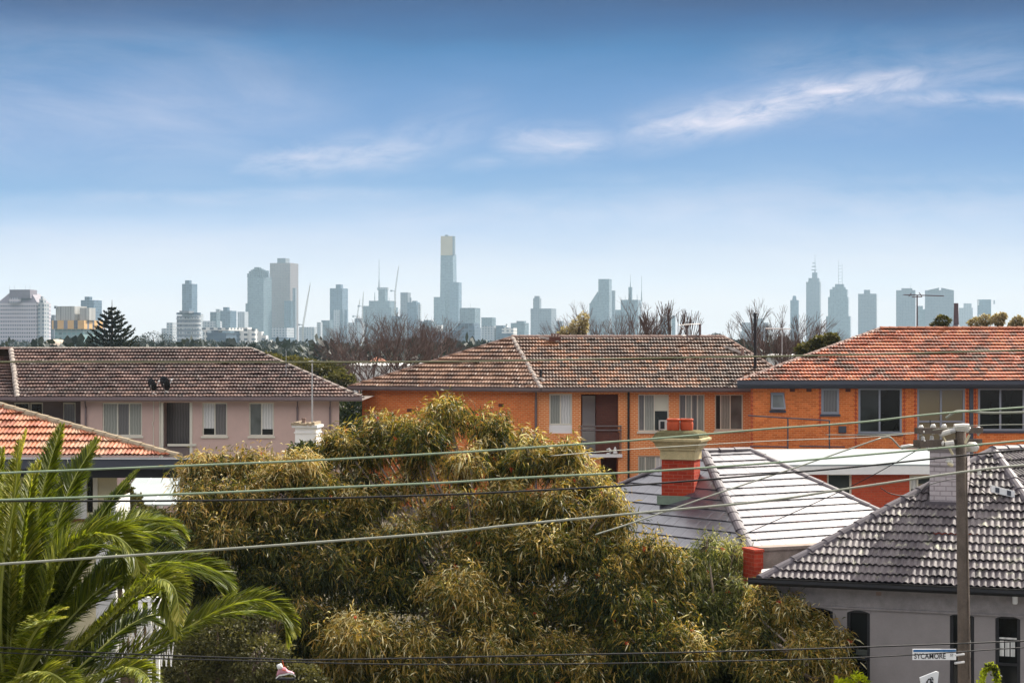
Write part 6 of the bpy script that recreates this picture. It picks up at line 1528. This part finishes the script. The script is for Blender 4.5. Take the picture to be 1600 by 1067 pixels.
# curled yellow tinsel loop
T = thing('flower_arch', (W(1547, 0, 28.5).x, 28.5, 0), 'curled bright yellow and brown loop standing right of the power pole', 'ornament')
lp = [(1533, 1110), (1533, 1075), (1537, 1052), (1545, 1040), (1553, 1042), (1557, 1055), (1559, 1075), (1560, 1110)]
Cc = curve3([tuple(W(x, y, 28.5)) for x, y in lp], 40)
mb = MB(); mb.tube([tuple(p) for p in Cc], [.035] * 40, 8); mb.build('loop', M['yellow'], T, True)
rg = np.random.default_rng(9); n = 1500; i_ = rg.integers(0, 39, n); pp = Cc[i_] + rg.normal(0, .018, (n, 3))
leaf_mesh('petals', pp, rg.normal(0, 1, (n, 3)), np.full(n, .055), np.full(n, .03), np.zeros(n), rg.uniform(0, 1, n), M['lime'], T, rg)
i_ = rg.integers(16, 34, 160); leaf_mesh('brown_petals', Cc[i_] + rg.normal(0, .025, (160, 3)) - np.array([0, .03, 0]), rg.normal(0, 1, (160, 3)), np.full(160, .05), np.full(160, .03), np.zeros(160), rg.uniform(0, .3, 160), M['gumb'], T, rg)

# ------------------------------------------------------------------ cables
def cable(label, pts, dep, r, mt, strands=0, nm='cable', group='overhead cables', n=70):
    """pts in photo pixels, dep = depth at left and right end"""
    x0, x1 = pts[0][0], pts[-1][0]
    P3 = [tuple(W(x, y, dep[0] + (dep[1] - dep[0]) * (x - x0) / (x1 - x0))) for x, y in pts]
    C_ = curve3(P3, n); mb = MB()
    mb.tube([tuple(p) for p in C_], r, 8)
    if strands:
        C2 = curve3(P3, strands * 4); pts2 = []
        for i, p in enumerate(C2):
            a = i * math.pi / 2; pts2.append((p[0], p[1] + math.cos(a) * r * .72, p[2] + math.sin(a) * r * .72))
        mb.tube(pts2, r * .42, 5)
    return tag(mb.build(nm, M[mt], None, True), label, 'cable', group)
cable('topmost pale green cable running from the left edge up to the pole head', [(-120, 744), (0, 739), (300, 727), (480, 719.5), (700, 707.5), (800, 701), (1000, 687), (1200, 670), (1340, 660), (1480, 645), (1720, 628)], (15, 18), .0092, 'wire_green')
cable('second pale green cable, just above the black one at the left edge', [(-120, 785), (0, 781), (300, 771), (480, 763), (700, 753.5), (800, 747), (1000, 737), (1200, 723.5), (1340, 711.5), (1600, 688), (1720, 676)], (14.5, 17), .0092, 'wire_green', 200)
cable('thick black cable sagging below the two green ones', [(-120, 780), (0, 782.5), (300, 782), (480, 779), (700, 772.5), (800, 768), (1000, 757), (1200, 741), (1340, 729), (1500, 712), (1720, 690)], (14.8, 17.2), .0085, 'wire_black', 120)
cable('lowest thick grey green cable crossing the whole picture', [(-120, 889), (0, 881), (300, 861), (480, 848), (700, 831), (800, 820), (1000, 801), (1200, 782), (1340, 761), (1571, 729), (1720, 722)], (13.5, 16), .0098, 'wire_grey', 220)
cable('faint olive cable crossing in front of the apartment roofs', [(-120, 567), (0, 565.5), (400, 566), (700, 565), (1000, 560), (1250, 556), (1450, 551.5), (1600, 547), (1720, 544)], (11, 11.5), .0055, 'wire_olive')
cable('upper one of two thin black cables low over the gum trees', [(-120, 1004), (0, 1011), (200, 1021), (400, 1028), (520, 1030), (860, 1023), (1100, 1018), (1360, 1010), (1600, 1001), (1720, 996)], (19, 22), .0085, 'wire_black')
cable('lower one of two thin black cables low over the gum trees', [(-120, 1014), (0, 1019), (200, 1027), (400, 1032), (600, 1037), (860, 1037), (1100, 1033), (1360, 1026), (1600, 1011), (1720, 1003)], (19.3, 22.3), .007, 'wire_black')
cable('thin brown cable sloping up behind the red chimney to the pole', [(860, 712), (1000, 701), (1200, 689), (1340, 683.5), (1436, 676.5)], (24, 29.3), .006, 'wire_grey')
cable('white service cable rising steeply to the clamp left of the pole', [(930, 835), (1000, 812.5), (1120, 771), (1250, 728), (1377, 684)], (27, 29.4), .012, 'wire_grey')
cable('looped pale jumper cable joining the clamp to the insulators', [(1377, 684), (1390, 683), (1400, 692), (1408, 699), (1425, 697), (1440, 695)], (29.4, 29.4), .014, 'wire_grey')
cable('thin dark service cable dropping left from the crossarm', [(1150, 840), (1250, 796), (1345, 752), (1428, 706), (1440, 696)], (31, 29.5), .007, 'wire_black')
cable('sagging black cable hanging beside the grey brick chimney', [(1376, 762), (1395, 772), (1430, 774), (1450, 758), (1490, 748), (1510, 750), (1530, 762), (1556, 782)], (29.5, 31), .008, 'wire_black')
cable('thin wire running along the brick wall to the crossarm insulator', [(1290, 679), (1370, 679), (1430, 675), (1540, 664), (1720, 664)], (29, 30), .006, 'wire_grey')
cable('pale twisted dead end cable right of the pole head', [(1478, 653), (1488, 646), (1498, 642), (1520, 643), (1560, 645), (1720, 640)], (25, 24), .016, 'wire_grey', 60)
# clip box on the grey roof
q = ray_plane(1563, 774, Vector((5.01, 36, 3.04)), nA) + Vector((0, -.15, .08))
T = thing('junction_box', q, 'small white cable junction box on the dark grey tiled roof', 'box')
mb = MB(); mb.box(-.24, .24, -.06, .06, -.05, .09, lambda v: Vector((v.x, v.y, v.z - v.x * .25)) + q); mb.build('casing', M['signwhite'], T)
for dx in (-.12, .12):
    mb = MB(); mb.box(dx - .04, dx + .04, -.075, -.062, -.03, .07, lambda v: Vector((v.x, v.y, v.z - v.x * .25)) + q); mb.build('port', M['slategrey'], T)
mb = MB(); mb.tube([q + Vector((.1, 0, -.15)), q + Vector((.1, .05, 0))], .02, 5); mb.build('bracket', M['metal'], T)

# ------------------------------------------------------------------ shoe hanging from the lower cables
q = W(444, 1047, 20.1); k_ = 20.1 / 2800
T = thing('hanging_shoe', q, 'pink and white sneaker hanging by its laces from the low black cable', 'shoe')
def sx2(x, y, d=0): return W(x, y, 20.1 + d)
mb = MB()   # sole: curved slab following the outline
out = [(431, 1058), (436, 1053.5), (445, 1052), (452, 1050), (458, 1051), (462, 1055)]
for (a, b) in zip(out, out[1:]):
    mb.hexa([sx2(a[0], a[1] + 2.6, -.035), sx2(b[0], b[1] + 2.6, -.035), sx2(b[0], b[1] + 2.6, .035), sx2(a[0], a[1] + 2.6, .035)], [sx2(a[0], a[1], -.04), sx2(b[0], b[1], -.04), sx2(b[0], b[1], .04), sx2(a[0], a[1], .04)])
mb.build('sole', M['signwhite'], T)
mb = MB(); secs = [((432, 1056.5), (433.5, 1048)), ((436, 1053.3), (436, 1043)), ((440, 1052.6), (441, 1041.5)), ((444.5, 1051.8), (446, 1042)), ((449, 1050.6), (450, 1047)), ((455, 1050), (455, 1048.2)), ((459.5, 1052.5), (459, 1050.4))]
rings = []
for i, (lo, hi) in enumerate(secs):
    wd = (.028, .036, .036, .036, .036, .034, .02)[i]; c_ = (sx2(*lo) + sx2(*hi)) / 2; h_ = (sx2(*hi) - sx2(*lo)) / 2
    rings.append([c_ + h_ * math.sin(t) + Vector((0, wd * math.cos(t), 0)) for t in np.linspace(0, 2 * math.pi, 13)[:-1]])
for r0, r1 in zip(rings, rings[1:]):
    for i in range(12): mb.quad(r0[i], r0[(i + 1) % 12], r1[(i + 1) % 12], r1[i])
mb.poly(rings[0]); mb.poly(rings[-1][::-1]); mb.build('upper', M['pinkshoe'], T, True)
mb = MB(); mb.tube([sx2(433.5, 1042, -.03), sx2(438, 1040.5, -.03), sx2(440.5, 1044, -.035)], [.03, .035, .02], 7); mb.build('tongue', M['signwhite'], T, True)
mb = MB(); mb.tube([sx2(443, 1040, -.04), sx2(447, 1042, -.045), sx2(446, 1047, -.045), sx2(441, 1046, -.045)], .006, 5); mb.tube([sx2(444, 1042), sx2(441, 1030)], .004, 4); mb.build('lace', M['terracotta'], T)
mb = MB(); mb.box(-.1, .1, -.035, .035, 0, .02, lambda v: v + sx2(447, 1061.5)); mb.build('outsole', M['black'], T)

# ------------------------------------------------------------------ haze
mh = bpy.data.materials.new('haze_air'); mh.use_nodes = True; nt_ = mh.node_tree; nt_.nodes.clear()
pv = nt_.nodes.new('ShaderNodeVolumePrincipled'); pv.inputs['Color'].default_value = (0.50, 0.69, 0.82, 1); pv.inputs['Density'].default_value = 0.88e-4; pv.inputs['Anisotropy'].default_value = 0.0
ov_ = nt_.nodes.new('ShaderNodeOutputMaterial'); nt_.links.new(pv.outputs[0], ov_.inputs['Volume'])
mb = MB(); mb.hexa([(-5000, -80, -1), (5000, -80, -1), (5000, 8600, -1), (-5000, 8600, -1)], [(-5000, -80, 303), (5000, -80, 303), (5000, 8600, 303), (-5000, 8600, 303)])
o = mb.build('haze', mh); o['kind'] = 'stuff'
